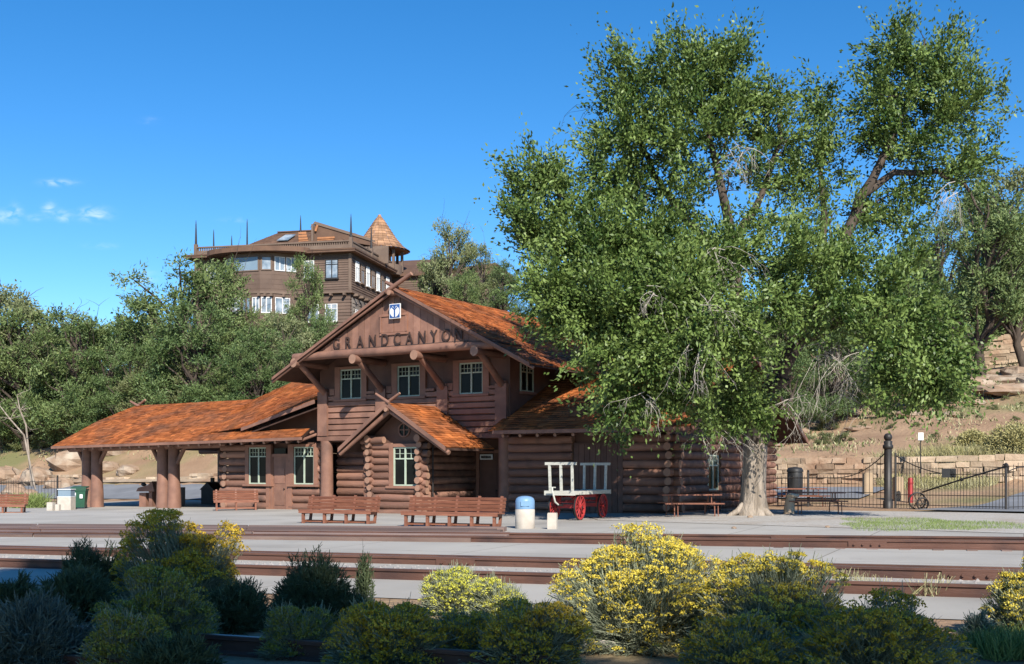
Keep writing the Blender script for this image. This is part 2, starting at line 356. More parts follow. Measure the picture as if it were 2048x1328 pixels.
# asphalt drive beyond the canopy and the one behind the gate follow the terrain
def strip(name, path, width, m, dz=.03, n=60):
    path = [Vector((p[0], p[1], 0)) for p in path]; V = []; Fq = []
    segs = []
    for i in range(len(path) - 1):
        k = max(2, int((path[i + 1] - path[i]).length / 1.0))
        for j in range(k): segs.append(path[i].lerp(path[i + 1], j / k))
    segs.append(path[-1]); c = 7
    for i, p in enumerate(segs):
        d = (segs[min(i + 1, len(segs) - 1)] - segs[max(0, i - 1)]).normalized(); r = Vector((d.y, -d.x, 0))
        for j in range(c):
            q = p + r * (j / (c - 1) - .5) * width; V.append((q.x, q.y, tz(q.x, q.y) + dz + .04))
    V = np.array(V); i = np.arange(len(V)).reshape(-1, c)
    Fq = np.stack([i[:-1, :-1], i[:-1, 1:], i[1:, 1:], i[1:, :-1]], -1).reshape(-1, 4)
    return tag(numesh(name, V, Fq, [m], smooth=True), kind='structure')
strip('road', [sw(-90, 15.3), sw(-20, 15.3), sw(16, 15.3)], 5.4, ASPH)
strip('driveway', [(16.2, 40.5), (19.5, 43.5), (25, 50), (32, 60), (42, 70), (60, 80)], 4.4, ASPH, .04)
strip('stone_kerb', [sw(-90, 18.4), sw(-16, 18.4)], .5, STONE, .12)

def rail_obj(name, a, b, parent, h=.18, guard=None, base=0.0):
    a = Vector((a[0], a[1], float(base_z(a[0])) + base)); b = Vector((b[0], b[1], float(base_z(b[0])) + base))
    d = (b - a).normalized(); r = Vector((d.y, -d.x, 0))
    prof = [(-.075, 0), (.075, 0), (.075, .02), (.014, .04), (.014, h - .05), (.038, h - .04), (.038, h - .008), (.03, h), (-.03, h), (-.038, h - .008), (-.038, h - .04), (-.014, h - .05), (-.014, .04), (-.075, .02)]
    mb = MB([RUST, RAILTOP]); n = len(prof)
    vs = [a + r * x + Vector((0, 0, z)) for x, z in prof] + [b + r * x + Vector((0, 0, z)) for x, z in prof]
    for i in range(n):
        j = (i + 1) % n; mb.add([vs[i], vs[j], vs[j + n], vs[i + n]], [(0, 1, 2, 3)], 1 if i in (7,) else 0)
    mb.add(vs[:n], [tuple(range(n))]); mb.add(vs[n:], [tuple(range(n))])
    o = mb.build(name, parent)
    return o, a, b, d, r
def joint_bar(parent, p, d, r, L=.75, h=.18):
    mb = MB([RUST])
    for sgn in (1, -1):
        q = p + r * sgn * .026
        mb.beam(q - d * L / 2 + Vector((0, 0, .085)), q + d * L / 2 + Vector((0, 0, .085)), .03, .105)
        for k in range(4):
            c = q + d * ((k - 1.5) * L / 4.4) + Vector((0, 0, .085)); mb.tube([c, c + r * sgn * .05], .024, 6)
    return mb.build('joint_bar', parent)
def track(lines, label, guard=False, joints=(), sleepers=True):
    t = empty('railway_track'); tag(t, label, 'railway track')
    rails = []
    for (pa, pb, off) in lines:
        a, b = line_ext(pa, pb)
        dv = Vector((b[0] - a[0], b[1] - a[1])).normalized(); nv = Vector((-dv.y, dv.x))
        a = (a[0] + nv.x * off, a[1] + nv.y * off); b = (b[0] + nv.x * off, b[1] + nv.y * off)
        o, A, B, d, r = rail_obj('rail', a, b, t, base=.014); rails.append((o, A, B, d, r))
    for (i, f) in joints:
        o, A, B, d, r = rails[i]; joint_bar(o, A.lerp(B, f), d, r)
    # ballast and half buried sleepers show as low strips beside the rails
    for k, (o, A, B, d, r) in enumerate(rails):
        mb = MB([TIMBER]); rng = random.Random(k)
        n = int((B - A).length / .62)
        for i in range(n):
            p = A.lerp(B, i / n); mb.beam(p - r * .34 + Vector((0, 0, -.012)), p + r * .34 + Vector((0, 0, -.012)), .2 + rng.uniform(-.02, .02), .045)
        if sleepers: mb.build('sleeper_ends', t)['kind'] = 'stuff'
    return t, rails
def frac(pa, pb, px):       # fraction along an extended rail line at picture column px
    a, b = line_ext(pa, pb); best = min(range(2001), key=lambda i: abs((a[0] + (b[0] - a[0]) * i / 2000) / max(.1, a[1] + (b[1] - a[1]) * i / 2000) - (px - 1024) / F)); return best / 2000
LA = ((0, 1077), (2048, 1102)); LB = ((0, 1112), (2048, 1167)); LC = ((0, 1137), (2048, 1202)); LD = ((380, 1297), (690, 1322))
track([(*LA, 1.45), (*LA, 0)], 'far rusty railway track at the platform edge, right of the timber deck', joints=[(1, frac(*LA, 1735)), (0, frac(*LA, 1560)), (1, frac(*LA, 1330))])
track([(*LB, .42), (*LB, 0), (*LC, 0)], 'middle rusty railway track between two pale paved strips, with bolted joint bars', joints=[(1, frac(*LB, 1938)), (1, frac(*LB, 912)), (2, frac(*LC, 1180))])
dA, dB = line_ext(*LD, lo=-2.5, hi=7)
tD = empty('railway_track'); tag(tD, 'nearest railway track, sunk in the shaded dirt among the front bushes', 'railway track')
def near_rail(a, b): rail_obj('rail', a, b, tD, base=.0)
near_rail(gx(-500, 1240), gx(1100, 1355)); near_rail((gx(-500, 1240)[0] - .3, gx(-500, 1240)[1] - 1.43), (gx(1100, 1355)[0] - .45, gx(1100, 1355)[1] - 1.36))

def timber_deck():
    t = MB([TIMBER]); e0 = Vector((*gx(-300, 1053.5), 0)); e1 = Vector((*gx(1040, 1064.5), 0)); a0 = Vector((*gx(-300, 1078), 0)); a1 = Vector((*gx(985, 1090), 0))
    n = 9; rng = random.Random(3)
    for i in range(n):
        k0 = i / n; k1 = (i + .93) / n
        p = [e0.lerp(a0, k0), e1.lerp(a1, k0) + Vector((rng.uniform(-.8, .5), 0, 0)), e1.lerp(a1, k1), e0.lerp(a0, k1)]
        dirv = (e1 - e0).normalized()
        p[1] = e1.lerp(a1, k0); p[2] = e1.lerp(a1, k1); sh = dirv * rng.uniform(-1.2, .3); p[1] += sh; p[2] += sh
        # three lengths per row
        for (f0, f1) in ((0, .335), (.337, .66), (.662, 1)):
            z = rng.uniform(.10, .125) + .03 * (1 - abs(i - n / 2) / n)
            q = [p[0].lerp(p[1], f0), p[0].lerp(p[1], f1), p[3].lerp(p[2], f1), p[3].lerp(p[2], f0)]
            q = [Vector((c.x, c.y, float(base_z(c.x)) + .02)) for c in q]; t.prism(q, (0, 0, z))
    tag(t.build('timber_crossing'), 'long brown timber deck boards laid level along the left platform edge', 'timber crossing')
timber_deck()

def ballast():
    rng = np.random.default_rng(5); V = []; parts = []
    pa, pb = line_ext(*LB); pc, pd = line_ext(*LC)
    n = 5200; t = rng.random(n); k = rng.random(n) * .8 + .08
    P = (np.array(pa)[None] * (1 - t[:, None]) + np.array(pb)[None] * t[:, None]) * (1 - k[:, None]) + (np.array(pc)[None] * (1 - t[:, None]) + np.array(pd)[None] * t[:, None]) * k[:, None]
    C = np.concatenate([P, (base_z(P[:, 0]) + .03)[:, None]], 1); s = rng.uniform(.025, .06, n)
    oct_v = np.array([(1, 0, 0), (0, 1, 0), (-1, 0, 0), (0, -1, 0), (0, 0, .7), (0, 0, -.7)]); oct_f = np.array([(0, 1, 4), (1, 2, 4), (2, 3, 4), (3, 0, 4), (1, 0, 5), (2, 1, 5), (3, 2, 5), (0, 3, 5)])
    V = (C[:, None, :] + oct_v[None] * s[:, None, None] * rng.uniform(.6, 1.3, (n, 6, 1))).reshape(-1, 3)
    Fq = (oct_f[None] + (np.arange(n) * 6)[:, None, None]).reshape(-1, 3)
    tag(numesh('ballast', V, Fq, [BALLAST], tint=rng.random(len(Fq))), 'loose pale ballast stones between the rails of the middle track', 'ballast', kind='stuff')
ballast()

# ------------------------------------------------------------------ the depot (local x = along the front, y = away from the tracks)
DEP = empty('train_depot', Q0, -TH)
tag(DEP, 'brown two storey log railway depot with orange shingle roofs and big raised gable lettering', 'depot')
def shingles(mb, e0, e1, r0, r1, mi=0, row=.2, wid=.34, seed=1, th=.028, jag=.02):
    """shingle courses over the bilinear patch eave e0-e1, ridge r0-r1"""
    rng = random.Random(seed); e0, e1, r0, r1 = map(Vector, (e0, e1, r0, r1))
    nr = max(2, int(max((r0 - e0).length, (r1 - e1).length) / row))
    nrm = (e1 - e0).cross(r0 - e0 if (r0 - e0).length > .1 else r1 - e0).normalized()
    if nrm.z < 0: nrm = -nrm
    for i in range(nr):
        a0 = e0.lerp(r0, i / nr); a1 = e1.lerp(r1, i / nr); b0 = e0.lerp(r0, min(1, (i + 1.15) / nr)); b1 = e1.lerp(r1, min(1, (i + 1.15) / nr))
        L = max((a1 - a0).length, (b1 - b0).length); n = max(1, int(L / wid)); cuts = [0] + sorted((k + rng.uniform(-.28, .28)) / n for k in range(1, n)) + [1]
        down = ((a0 + a1) / 2 - (b0 + b1) / 2)
        if down.length > 1e-6: down.normalize()
        for k in range(n):
            f0, f1 = cuts[k], cuts[k + 1] - .012 / max(L, .1)
            t = th * rng.uniform(.7, 1.5); j = down * rng.uniform(0, jag * 2)
            p0 = a0.lerp(a1, f0) + nrm * t + j; p1 = a0.lerp(a1, f1) + nrm * t + j; p2 = b0.lerp(b1, f1) + nrm * .004; p3 = b0.lerp(b1, f0) + nrm * .004
            q0 = p0 - nrm * (t + .01); q1 = p1 - nrm * (t + .01)
            ti = min(1, max(0, rng.gauss(.5, .24)))
            mb.add([p0, p1, p2, p3, q0, q1], [(0, 1, 2, 3), (4, 5, 1, 0)], mi, ti)
def slab(mb, poly, t, mi):           # roof deck under the shingles
    poly = [Vector(p) for p in poly]; mb.prism([p - Vector((0, 0, .02)) for p in poly], (0, 0, -t), mi, .5)
def log_rows(mb, p0, p1, z0, z1, out, r=.17, openings=(), end0=0, end1=0, seed=1, mi=0, endmi=None):
    """horizontal logs between plan points p0,p1; out = outward unit vector; openings = (t0,t1,za,zb) in metres along"""
    rng = random.Random(seed); p0 = Vector((*p0, 0)); p1 = Vector((*p1, 0)); d = (p1 - p0); L = d.length; d.normalize(); out = Vector((*out, 0))
    n = max(1, round((z1 - z0) / (2 * r))); rr = (z1 - z0) / (2 * n)
    for i in range(n):
        z = z0 + rr * (2 * i + 1); segs = [(-end0 * rng.uniform(.55, 1.15), L + end1 * rng.uniform(.55, 1.15))]
        for (a, b, za, zb) in openings:
            if z + rr * .4 > za and z - rr * .4 < zb:
                new = []
                for (s0, s1) in segs:
                    if b <= s0 or a >= s1: new.append((s0, s1)); continue
                    if a > s0: new.append((s0, a))
                    if b < s1: new.append((b, s1))
                segs = new
        for (s0, s1) in segs:
            if s1 - s0 < .05: continue
            k = max(2, int((s1 - s0) / .8) + 1); pts = [p0 + d * (s0 + (s1 - s0) * j / (k - 1)) + out * rng.uniform(-.015, .015) + Vector((0, 0, z + rng.uniform(-.012, .012))) for j in range(k)]
            rad = [rr * rng.uniform(.99, 1.1) for _ in pts]
            if end0 and s0 < 0: rad[0] *= .86
            if end1 and s1 > L: rad[-1] *= .86
            mb.tube(pts, rad, 10, mi, capmi=endmi)
def siding(mb, s0, s1, z0, z1, w, rows, depth=.10, openings=(), mi=0):
    h = (z1 - z0) / rows; rng = random.Random(int(s0 * 100))
    for i in range(rows):
        za = z0 + h * i; zb = za + h - .03; segs = [(s0, s1)]
        for (a, b, oa, ob) in openings:
            if zb > oa + .02 and za < ob - .02:
                new = []
                for (x, y) in segs:
                    if b <= x or a >= y: new.append((x, y)); continue
                    if a > x: new.append((x, a))
                    if b < y: new.append((b, y))
                segs = new
        for (x, y) in segs:
            m = (za + zb) / 2; t = rng.random()
            mb.add([(x, w, za), (x, w - depth, za + .03), (x, w - depth, zb - .02), (x, w - .02, zb + .02), (y, w, za), (y, w - depth, za + .03), (y, w - depth, zb - .02), (y, w - .02, zb + .02)],
                   [(0, 1, 5, 4), (1, 2, 6, 5), (2, 3, 7, 6), (0, 3, 2, 1), (4, 5, 6, 7)], mi, t)
def window(parent, s0, s1, z0, z1, w, face=(0, -1), casing=.0, split=.30, lights=3, frame=GREENFR, glass=GLASS, sill=True, fw=.055, name='window', origin=None, mull=True):
    """casement pair with a row of small lights on top; face = outward plan normal, s runs along the wall"""
    fx, fy = face; dx, dy = (-fy, fx)      # direction along the wall (s)
    if origin is None: ox, oy = (0, w) if fy else (w, 0)
    else: ox, oy = origin
    def P(s, o, z): return (ox + dx * s + fx * o, oy + dy * s + fy * o, z)
    def bx(mb, a, b, za, zb, o0, o1, mi=0):
        c = [P(a, o0, za), P(b, o0, za), P(b, o1, za), P(a, o1, za), P(a, o0, zb), P(b, o0, zb), P(b, o1, zb), P(a, o1, zb)]
        mb.add(c, [(0, 3, 2, 1), (4, 5, 6, 7), (0, 1, 5, 4), (1, 2, 6, 5), (2, 3, 7, 6), (3, 0, 4, 7)], mi)
    f = MB([frame]); o0, o1 = -.02, .055
    bx(f, s0, s0 + fw, z0, z1, o0, o1); bx(f, s1 - fw, s1, z0, z1, o0, o1); bx(f, s0 + fw, s1 - fw, z0, z0 + fw, o0, o1); bx(f, s0 + fw, s1 - fw, z1 - fw, z1, o0, o1)
    m = (s0 + s1) / 2; zt = z1 - (z1 - z0) * split
    if mull: bx(f, m - fw * .6, m + fw * .6, z0 + fw, z1 - fw, o0, o1 - .004)
    if split:
        for (a, b) in (((s0 + fw, m - fw * .6), (m + fw * .6, s1 - fw)) if mull else ((s0 + fw, s1 - fw),)):
            bx(f, a, b, zt - fw * .45, zt + fw * .45, o0, o1 - .008)
            for k in range(1, lights):
                x = a + (b - a) * k / lights; bx(f, x - .009, x + .009, zt + fw * .45, z1 - fw, o0, o1 - .02)
            zm = (zt + z1 - fw) / 2; bx(f, a, b, zm - .009, zm + .009, o0, o1 - .024)
    fo = f.build(name, parent)
    p = MB([glass]); bx(p, s0 + fw * .5, s1 - fw * .5, z0 + fw * .5, z1 - fw * .5, -.035, .004); p.build('pane', fo)
    if sill:
        q = MB([CASING if frame is GREENFR else frame]); bx(q, s0 - .32 if casing else s0 - .06, s1 + .32 if casing else s1 + .06, z0 - .10, z0 - .003, -.02, .16); q.build('sill', fo)
    if casing:
        c = MB([CASING]); bx(c, s0 - casing, s0 - .004, z0, z1 + .12, -.02, .10); bx(c, s1 + .004, s1 + casing, z0, z1 + .12, -.02, .10); bx(c, s0 - .002, s1 + .002, z1 + .003, z1 + .12, -.02, .098)
        c.build('casing', fo)
    return fo

# --- main block, upper storey
SL, SR = -4.49, 5.53
mb = MB([BROWN, BROWN_SHADED])
UW = [(-3.24, -2.05, 4.86, 6.16), (-.08, 1.11, 4.86, 6.16), (3.12, 4.28, 4.86, 6.14)]
ops = [(a - .02, b + .02, za, zb) for a, b, za, zb in UW]
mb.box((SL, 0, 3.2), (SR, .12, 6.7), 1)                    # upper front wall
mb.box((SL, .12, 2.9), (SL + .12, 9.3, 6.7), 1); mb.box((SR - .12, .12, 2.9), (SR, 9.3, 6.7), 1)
siding(mb, SL + .1, SR - .1, 3.25, 5.05, -.0, 7, .11, ops)
mb.box((SL - .03, -.16, 3.05), (SR + .03, .0, 3.24))       # belt under the siding
upper = mb.build('upper_wall', DEP)
mb = MB([BROWN])
for s in (-4.2, -.92, 2.33, 5.2):
    mb = MB([BROWN]); mb.box((s - .27, -.2, 3.26), (s + .27, -.002, 5.22)); mb.box((s - .2, -.16, 5.22), (s + .2, -.002, 5.34)); mb.build('pilaster_board', DEP)
for (a, b, za, zb) in UW:
    window(DEP, a, b, za, zb, -.012, casing=.30, split=.32)
# the wall planks left of each upper window reach a little higher than the siding
mb = MB([BROWN])
for (a, b, za, zb) in UW:
    mb = MB([BROWN]); mb.box((a - .58, -.13, 5.05), (a - .31, -.003, 5.34)); mb.build('stepped_board', DEP); mb = MB([BROWN]); mb.box((b + .31, -.12, 5.05), (b + .75, -.003, 5.16)); mb.build('stepped_board', DEP)
# side window under the right eave
window(DEP, .75, 1.75, 4.95, 6.1, SR + .01, face=(1, 0), split=.3, lights=2)
# --- gable wall with vertical planks on a projecting log
AP = Vector((1.15, 0, 9.22)); EZ = 5.76; EL = -5.4; ER = 7.7; PIT = (9.22 - EZ) / (ER - 1.15)
def roofz(s): return 9.22 - abs(s - 1.15) * PIT
gw = MB([BROWN]); rng = random.Random(4); s = -3.75
while s < 6.0:
    wd = rng.uniform(.24, .36); a, b = s, s + wd - .015
    zt0 = roofz(a) - .20; zt1 = roofz(b) - .20
    if max(zt0, zt1) > 6.72:
        y = -1.75 + rng.uniform(0, .02); zt0 = max(zt0, 6.7); zt1 = max(zt1, 6.7)
        pts = [(a, y, 6.62), (b, y, 6.62), (b, y, zt1), (a, y, zt0)]
        if a < 1.15 < b: pts = [(a, y, 6.62), (b, y, 6.62), (b, y, zt1), (1.15, y, 9.02), (a, y, zt0)]
        gw.prism(pts, (0, .08, 0))
    s += wd
gw.build('gable_wall', DEP)
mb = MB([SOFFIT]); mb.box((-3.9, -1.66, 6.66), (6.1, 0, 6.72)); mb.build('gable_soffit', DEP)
mb = MB([CASING]); SX = .45; mb.box((SX + .0, -1.800, 7.38), (SX + .60, -1.752, 8.02)); mb.box((SX + .63, -1.800, 7.38), (SX + 1.2, -1.752, 8.02)); mb.box((SX + -.1, -1.840, 8.03), (SX + 1.3, -1.752, 8.13)); mb.box((SX + -.12, -1.805, 7.27), (SX + 1.32, -1.752, 7.37))
mb.box((SX + -.1, -1.830, 7.38), (SX + -.01, -1.752, 8.02)); mb.box((SX + 1.21, -1.830, 7.38), (SX + 1.3, -1.752, 8.02)); mb.build('attic_shutter', DEP)
mb = MB([BROWN, LOGWARM]); mb.tube([(-4.4, -1.75, 6.62), (-2, -1.77, 6.64), (1, -1.75, 6.62), (3.5, -1.77, 6.63), (5.9, -1.75, 6.6)], [.17, .18, .18, .18, .17], 12, capmi=1); mb.build('gable_beam', DEP)
for i, s in enumerate((-4.12, -.86, 2.32, 5.22)):
    o = MB([BROWN, LOGWARM]); o.tube([(s, .0, 6.36), (s, -1.2, 6.36), (s, -1.82, 6.35), (s - .02, -2.1, 6.36)], [.15, .155, .175, .2], 12, capmi=1); ob = o.build('outrigger_log', DEP)
    o = MB([BROWN]); o.tube([(s, -.02, 5.1), (s, -.85, 5.72), (s, -1.68, 6.3)], [.15, .135, .135], 10); o.build('brace', ob)
# --- main roof
rf = MB([SHINGLE, SOFFIT, BROWN]); W0, W1 = -2.06, 9.8
RW1 = 9.8
shingles(rf, (ER, W0, EZ), (ER, W1, EZ), (1.15, W0, 9.22), (1.15, W1, 9.22), seed=11)
shingles(rf, (EL, W1, EZ), (EL, W0, EZ), (1.15, W1, 9.22), (1.15, W0, 9.22), seed=12)
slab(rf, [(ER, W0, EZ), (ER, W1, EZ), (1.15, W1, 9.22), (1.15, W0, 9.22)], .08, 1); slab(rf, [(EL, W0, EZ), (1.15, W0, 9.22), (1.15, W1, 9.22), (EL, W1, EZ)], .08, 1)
main_roof = rf.build('main_roof', DEP)
bb = MB([BROWN])
for e in (EL, ER):
    k = 1 if e > 0 else -1
    bb.beam((1.15, W0 - .03, 8.97), (e + .05 * k, W0 - .03, EZ - .08), .05, .2, (0, 1, 0)) if False else bb.prism([(1.15, W0 - .05, 9.23), (e, W0 - .05, EZ + .02), (e, W0 - .05, EZ - .10), (1.15, W0 - .05, 9.10)], (0, .045, 0))
bb.build('barge_board', DEP)
for e in (EL, ER):
    k = 1 if e > 0 else -1; mb = MB([BROWN, LOGWARM]); e2 = e + .1 * k
    mb.tube([(1.15 - .1 * k, W0 + .1, 9.05), ((1.15 + e2) / 2, W0 + .1, (9.04 + EZ - .17) / 2 + .01), (e2, W0 + .1, EZ - .17)], .06, 10, capmi=1); mb.build('verge_log', DEP)
mb = MB([BROWN, LOGWARM]); mb.tube([(1.15, -2.25, 8.93), (1.15, 0, 8.9), (1.15, 9.5, 8.9)], [.11, .11, .11], 10, capmi=1); mb.build('ridge_log', DEP)
for k in (1, -1):
    mb = MB([BROWN, LOGWARM]); mb.tube([(1.15 - .25 * k, W0 - .0 - .05 * k, 8.98), (1.15 + 1.05 * k, W0 - .05 * k, 9.62)], [.1, .085], 8, capmi=1)
    if k == 1: mb.build('crossed_finial_log', DEP)
mb = MB([BROWN, LOGWARM]); mb.tube([(1.35, W0 + .15, 9.12), (.75, W0 + .15, 9.42)], [.09, .075], 8, capmi=1); mb.build('crossed_finial_log', DEP)
# emblem under the apex and the name in raised letters
em = MB([WHITE]); em.box((.56, -2.1600, 8.02), (1.12, -2.1200, 8.62)); eo = em.build('emblem', DEP); eo.location = (.40, .2, -.12)
em = MB([SIGNBLUE]); em.box((.59, -2.1700, 8.05), (1.09, -2.1610, 8.59)); em.build('emblem_field', eo)
em = MB([WHITE]); cxe, cze = .84, 8.31
em.add([(cxe + .235 * math.cos(t * math.pi / 16), -2.1760, cze + .235 * math.sin(t * math.pi / 16)) for t in range(32)], [tuple(range(32))]); em.build('emblem_disc', eo)
em = MB([SIGNBLUE]); em.box((.805, -2.1850, 8.08), (.875, -2.1765, 8.40)); em.beam((.84, -2.1810, 8.38), (.70, -2.1810, 8.49), .05, .008, (0, 1, 0)); em.beam((.84, -2.1810, 8.38), (.98, -2.1810, 8.49), .05, .008, (0, 1, 0))
em.prism([(.76, -2.1860, 8.545), (.92, -2.1860, 8.545), (.865, -2.1860, 8.44), (.815, -2.1860, 8.44)], (0, .008, 0)); em.build('emblem_cross', eo)
em = MB([IRON]); em.tube([(.84, -2.1400, 8.6), (.9, -2.1400, 8.75)], .02, 6); em.build('emblem_hook', eo)
def letter(ch, x, y, z, size, m, parent, wide=1.0, depth=.03, name='letter'):
    c = bpy.data.curves.new('letter', 'FONT'); c.body = ch; c.size = size; c.extrude = depth; c.align_x = 'CENTER'; c.offset = .003
    t = bpy.data.objects.new('tmp', c); COL.objects.link(t); bpy.context.view_layer.update()
    me = bpy.data.meshes.new_from_object(t.evaluated_get(bpy.context.evaluated_depsgraph_get())); bpy.data.objects.remove(t)
    me.materials.clear(); me.materials.append(m); o = bpy.data.objects.new(name, me); COL.objects.link(o); o.parent = parent
    o.location = (x, y, z); o.rotation_euler = (math.radians(90), 0, 0); o.scale = (wide, 1, 1)
    return o
lx = [-1.98, -1.36, -.70, -.05, .60, 1.24, 1.86, 2.49, 3.08, 3.68, 4.27]
LETTERM = mat('letter_dark_brown', (.05, .03, .024), (.065, .038, .03), 3, .6, .3)
for ch, x in zip('GRANDCANYON', lx): letter(ch, x, -1.80, 6.86, .69, LETTERM, DEP, .80, depth=.012)
mb = MB([IRON]); mb.box((-2.3, -1.81, 6.80), (4.7, -1.79, 6.82)); mb.build('letter_rail', DEP)

# --- main block, ground floor recess with corner columns
for s in (-4.1, 5.3):
    mb = MB([BROWN]); mb.tube([(s, -.02, -.15), (s + .02, 0, 1.0), (s - .01, .02, 2.2), (s, 0, 3.05)], [.31, .28, .27, .27], 14); mb.build('column', DEP)
mb = MB([LOGM, BROWN_SHADED, LOGWARM])
log_rows(mb, (-4.4, 1.2), (.6, 1.2), -.1, 3.0, (0, -1), .17, [(1.55, 2.15, -1, 9), (2.3, 3.5, -1, 9)], seed=21)
log_rows(mb, (2.0, 1.2), (5.5, 1.2), -.1, 3.0, (0, -1), .17, [(1.1, 2.55, -1, 9)], seed=22)
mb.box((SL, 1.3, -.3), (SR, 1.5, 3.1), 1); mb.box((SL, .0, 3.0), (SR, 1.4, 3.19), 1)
mb.build('ground_floor_wall', DEP)
def door(s0, s1, z0, z1, w, m=BROWN_SHADED):
    d = MB([m]); d.box((s0 + .1, w - .02, z0), (s1 - .1, w + .06, z1)); 
    for k in range(2): d.box((s0 + .2, w - .04, z0 + .25 + k * 1.0), (s1 - .2, w - .021, z0 + .95 + k * 1.0))
    o = d.build('door', DEP)
    f = MB([CASING]); f.box((s0 - .06, w - .07, z0), (s0 + .09, w + .05, z1 + .14)); f.box((s1 - .09, w - .07, z0), (s1 + .06, w + .05, z1 + .14)); f.box((s0 + .092, w - .07, z1 + .003), (s1 - .092, w + .05, z1 + .14)); f.build('door_frame', o)
    h = MB([IRON]); h.blob((s1 - .2, w - .07, z0 + 1.0), .04); h.build('handle', o)
    return o
door(-2.1, -.9, -.1, 2.3, 1.12); door(3.25, 4.4, -.1, 2.45, 1.12)
mb = MB([BROWN]); mb.box((-2.85, 1.08, -.2), (-2.25, 1.16, 2.9)); mb.build('plank_panel', DEP)
sg = MB([WHITE]); sg.box((3.42, 1.0, 2.18), (4.04, 1.04, 2.40)); so_ = sg.build('door_sign', DEP)
sg = MB([BLACKP])
for a, b in ((3.48, 3.74), (3.77, 3.98)):
    x = a
    while x < b: sg.box((x, .992, 2.235), (x + .032, .999, 2.345)); x += .043
sg.build('sign_lettering', so_)

# --- porch
PF = -2.5
mb = MB([LOGM, LOGWARM, BROWN_SHADED])
po = [(1.62 - .42, 2.86 - .42 + .05, 1.0, 2.8)]
log_rows(mb, (.42, PF), (3.05, PF), -.1, 2.85, (0, -1), .15, [(1.12, 2.58, 1.05, 2.78)], end0=.34, end1=.30, seed=31, endmi=1)
log_rows(mb, (3.0, PF), (3.0, 1.2), .05, 2.9, (1, 0), .15, end0=.32, seed=32, endmi=1)
log_rows(mb, (.5, PF), (.5, 1.2), .05, 2.9, (-1, 0), .15, end0=.30, seed=33, endmi=1)
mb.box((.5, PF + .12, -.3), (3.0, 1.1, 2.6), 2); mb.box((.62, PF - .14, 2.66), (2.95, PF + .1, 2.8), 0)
mb.build('porch_wall', DEP)
window(DEP, 1.68, 2.84, 1.12, 2.66, PF - .06, casing=.2, split=.30, lights=2)
AS, AZ, ES0, ES1, EZP = 1.93, 4.4, -.55, 4.75, 2.62
mb = MB([BROWN_SHADED]); mb.prism([(.55, PF + .06, 2.8), (3.0, PF + .06, 2.8), (3.0, PF + .06, 3.3), (1.93, PF + .06, 4.25), (.6, PF + .06, 3.2)], (0, .1, 0)); mb.build('porch_gable', DEP)
mb = MB([BROWN, GLASS]); cx_, cz_ = 2.1, 3.35
mb.tube([(cx_ + .27 * math.cos(k * math.pi / 8), PF + .03, cz_ + .27 * math.sin(k * math.pi / 8)) for k in range(17)], .035, 6, cap=False); mb.box((cx_ - .26, PF + .02, cz_ - .02), (cx_ + .26, PF + .05, cz_ + .02)); mb.box((cx_ - .02, PF + .015, cz_ - .26), (cx_ + .02, PF + .049, cz_ + .26)); 
mb.add([(cx_ + .26 * math.cos(k * math.pi / 8), PF + .054, cz_ + .26 * math.sin(k * math.pi / 8)) for k in range(16)], [tuple(range(16))], 1); mb.build('round_attic_window', DEP)
rf = MB([SHINGLE, SOFFIT]); PW0, PW1 = -3.35, .0
shingles(rf, (ES1, PW0, EZP), (ES1, PW1, EZP), (AS, PW0, AZ), (AS, PW1, AZ), seed=41, row=.17); shingles(rf, (ES0, PW1, EZP), (ES0, PW0, EZP), (AS, PW1, AZ), (AS, PW0, AZ), seed=42, row=.17)
slab(rf, [(ES1, PW0, EZP), (ES1, PW1, EZP), (AS, PW1, AZ), (AS, PW0, AZ)], .1, 1); slab(rf, [(ES0, PW0, EZP), (AS, PW0, AZ), (AS, PW1, AZ), (ES0, PW1, EZP)], .1, 1); rf.build('porch_roof', DEP)
bb = MB([BROWN])
for e in (ES0, ES1): bb.prism([(AS, PW0 - .05, AZ + .03), (e, PW0 - .05, EZP + .02), (e, PW0 - .05, EZP - .15), (AS, PW0 - .05, AZ - .16)], (0, .04, 0))
bb.build('porch_barge_board', DEP)
for e in (ES0, ES1):
    k = 1 if e > AS else -1; mb = MB([BROWN, LOGWARM]); mb.tube([(AS - .08 * k, PW0 + .16, AZ - .27), (e + .05 * k, PW0 + .16, EZP - .22)], .09, 9, capmi=1); mb.build('verge_log', DEP)
for k in (1, -1):
    mb = MB([BROWN, LOGWARM]); mb.tube([(AS - .15 * k, PW0 + .05 + .1 * k, AZ - .02), (AS + .52 * k, PW0 + .05 + .1 * k, AZ + .36)], [.07, .05], 7, capmi=1); mb.build('crossed_finial_log', DEP)
mb = MB([BROWN, LOGWARM]); mb.tube([(AS, PW0 - .1, AZ - .28), (AS, .0, AZ - .28)], .09, 9, capmi=1); mb.tube([(3.05, PF - .42, 3.0), (3.05, .6, 3.0)], .15, 10, capmi=1); mb.tube([(.55, PF - .42, 3.0), (.55, .6, 3.0)], .15, 10, capmi=1); mb.tube([(.1, PF - .16, 2.92), (1.25, PF - .18, 2.95)], .14, 10, capmi=1); mb.build('porch_plate_log', DEP)
mb = MB([IRON]); mb.tube([(3.32, -2.2, 0), (3.32, -2.2, 2.75)], .03, 6); mb.build('downpipe', DEP)
mb = MB([IRON]); mb.tube([(2.9, .9, .1), (2.9, .9, 3.0)], .035, 6); mb.build('downpipe', DEP)

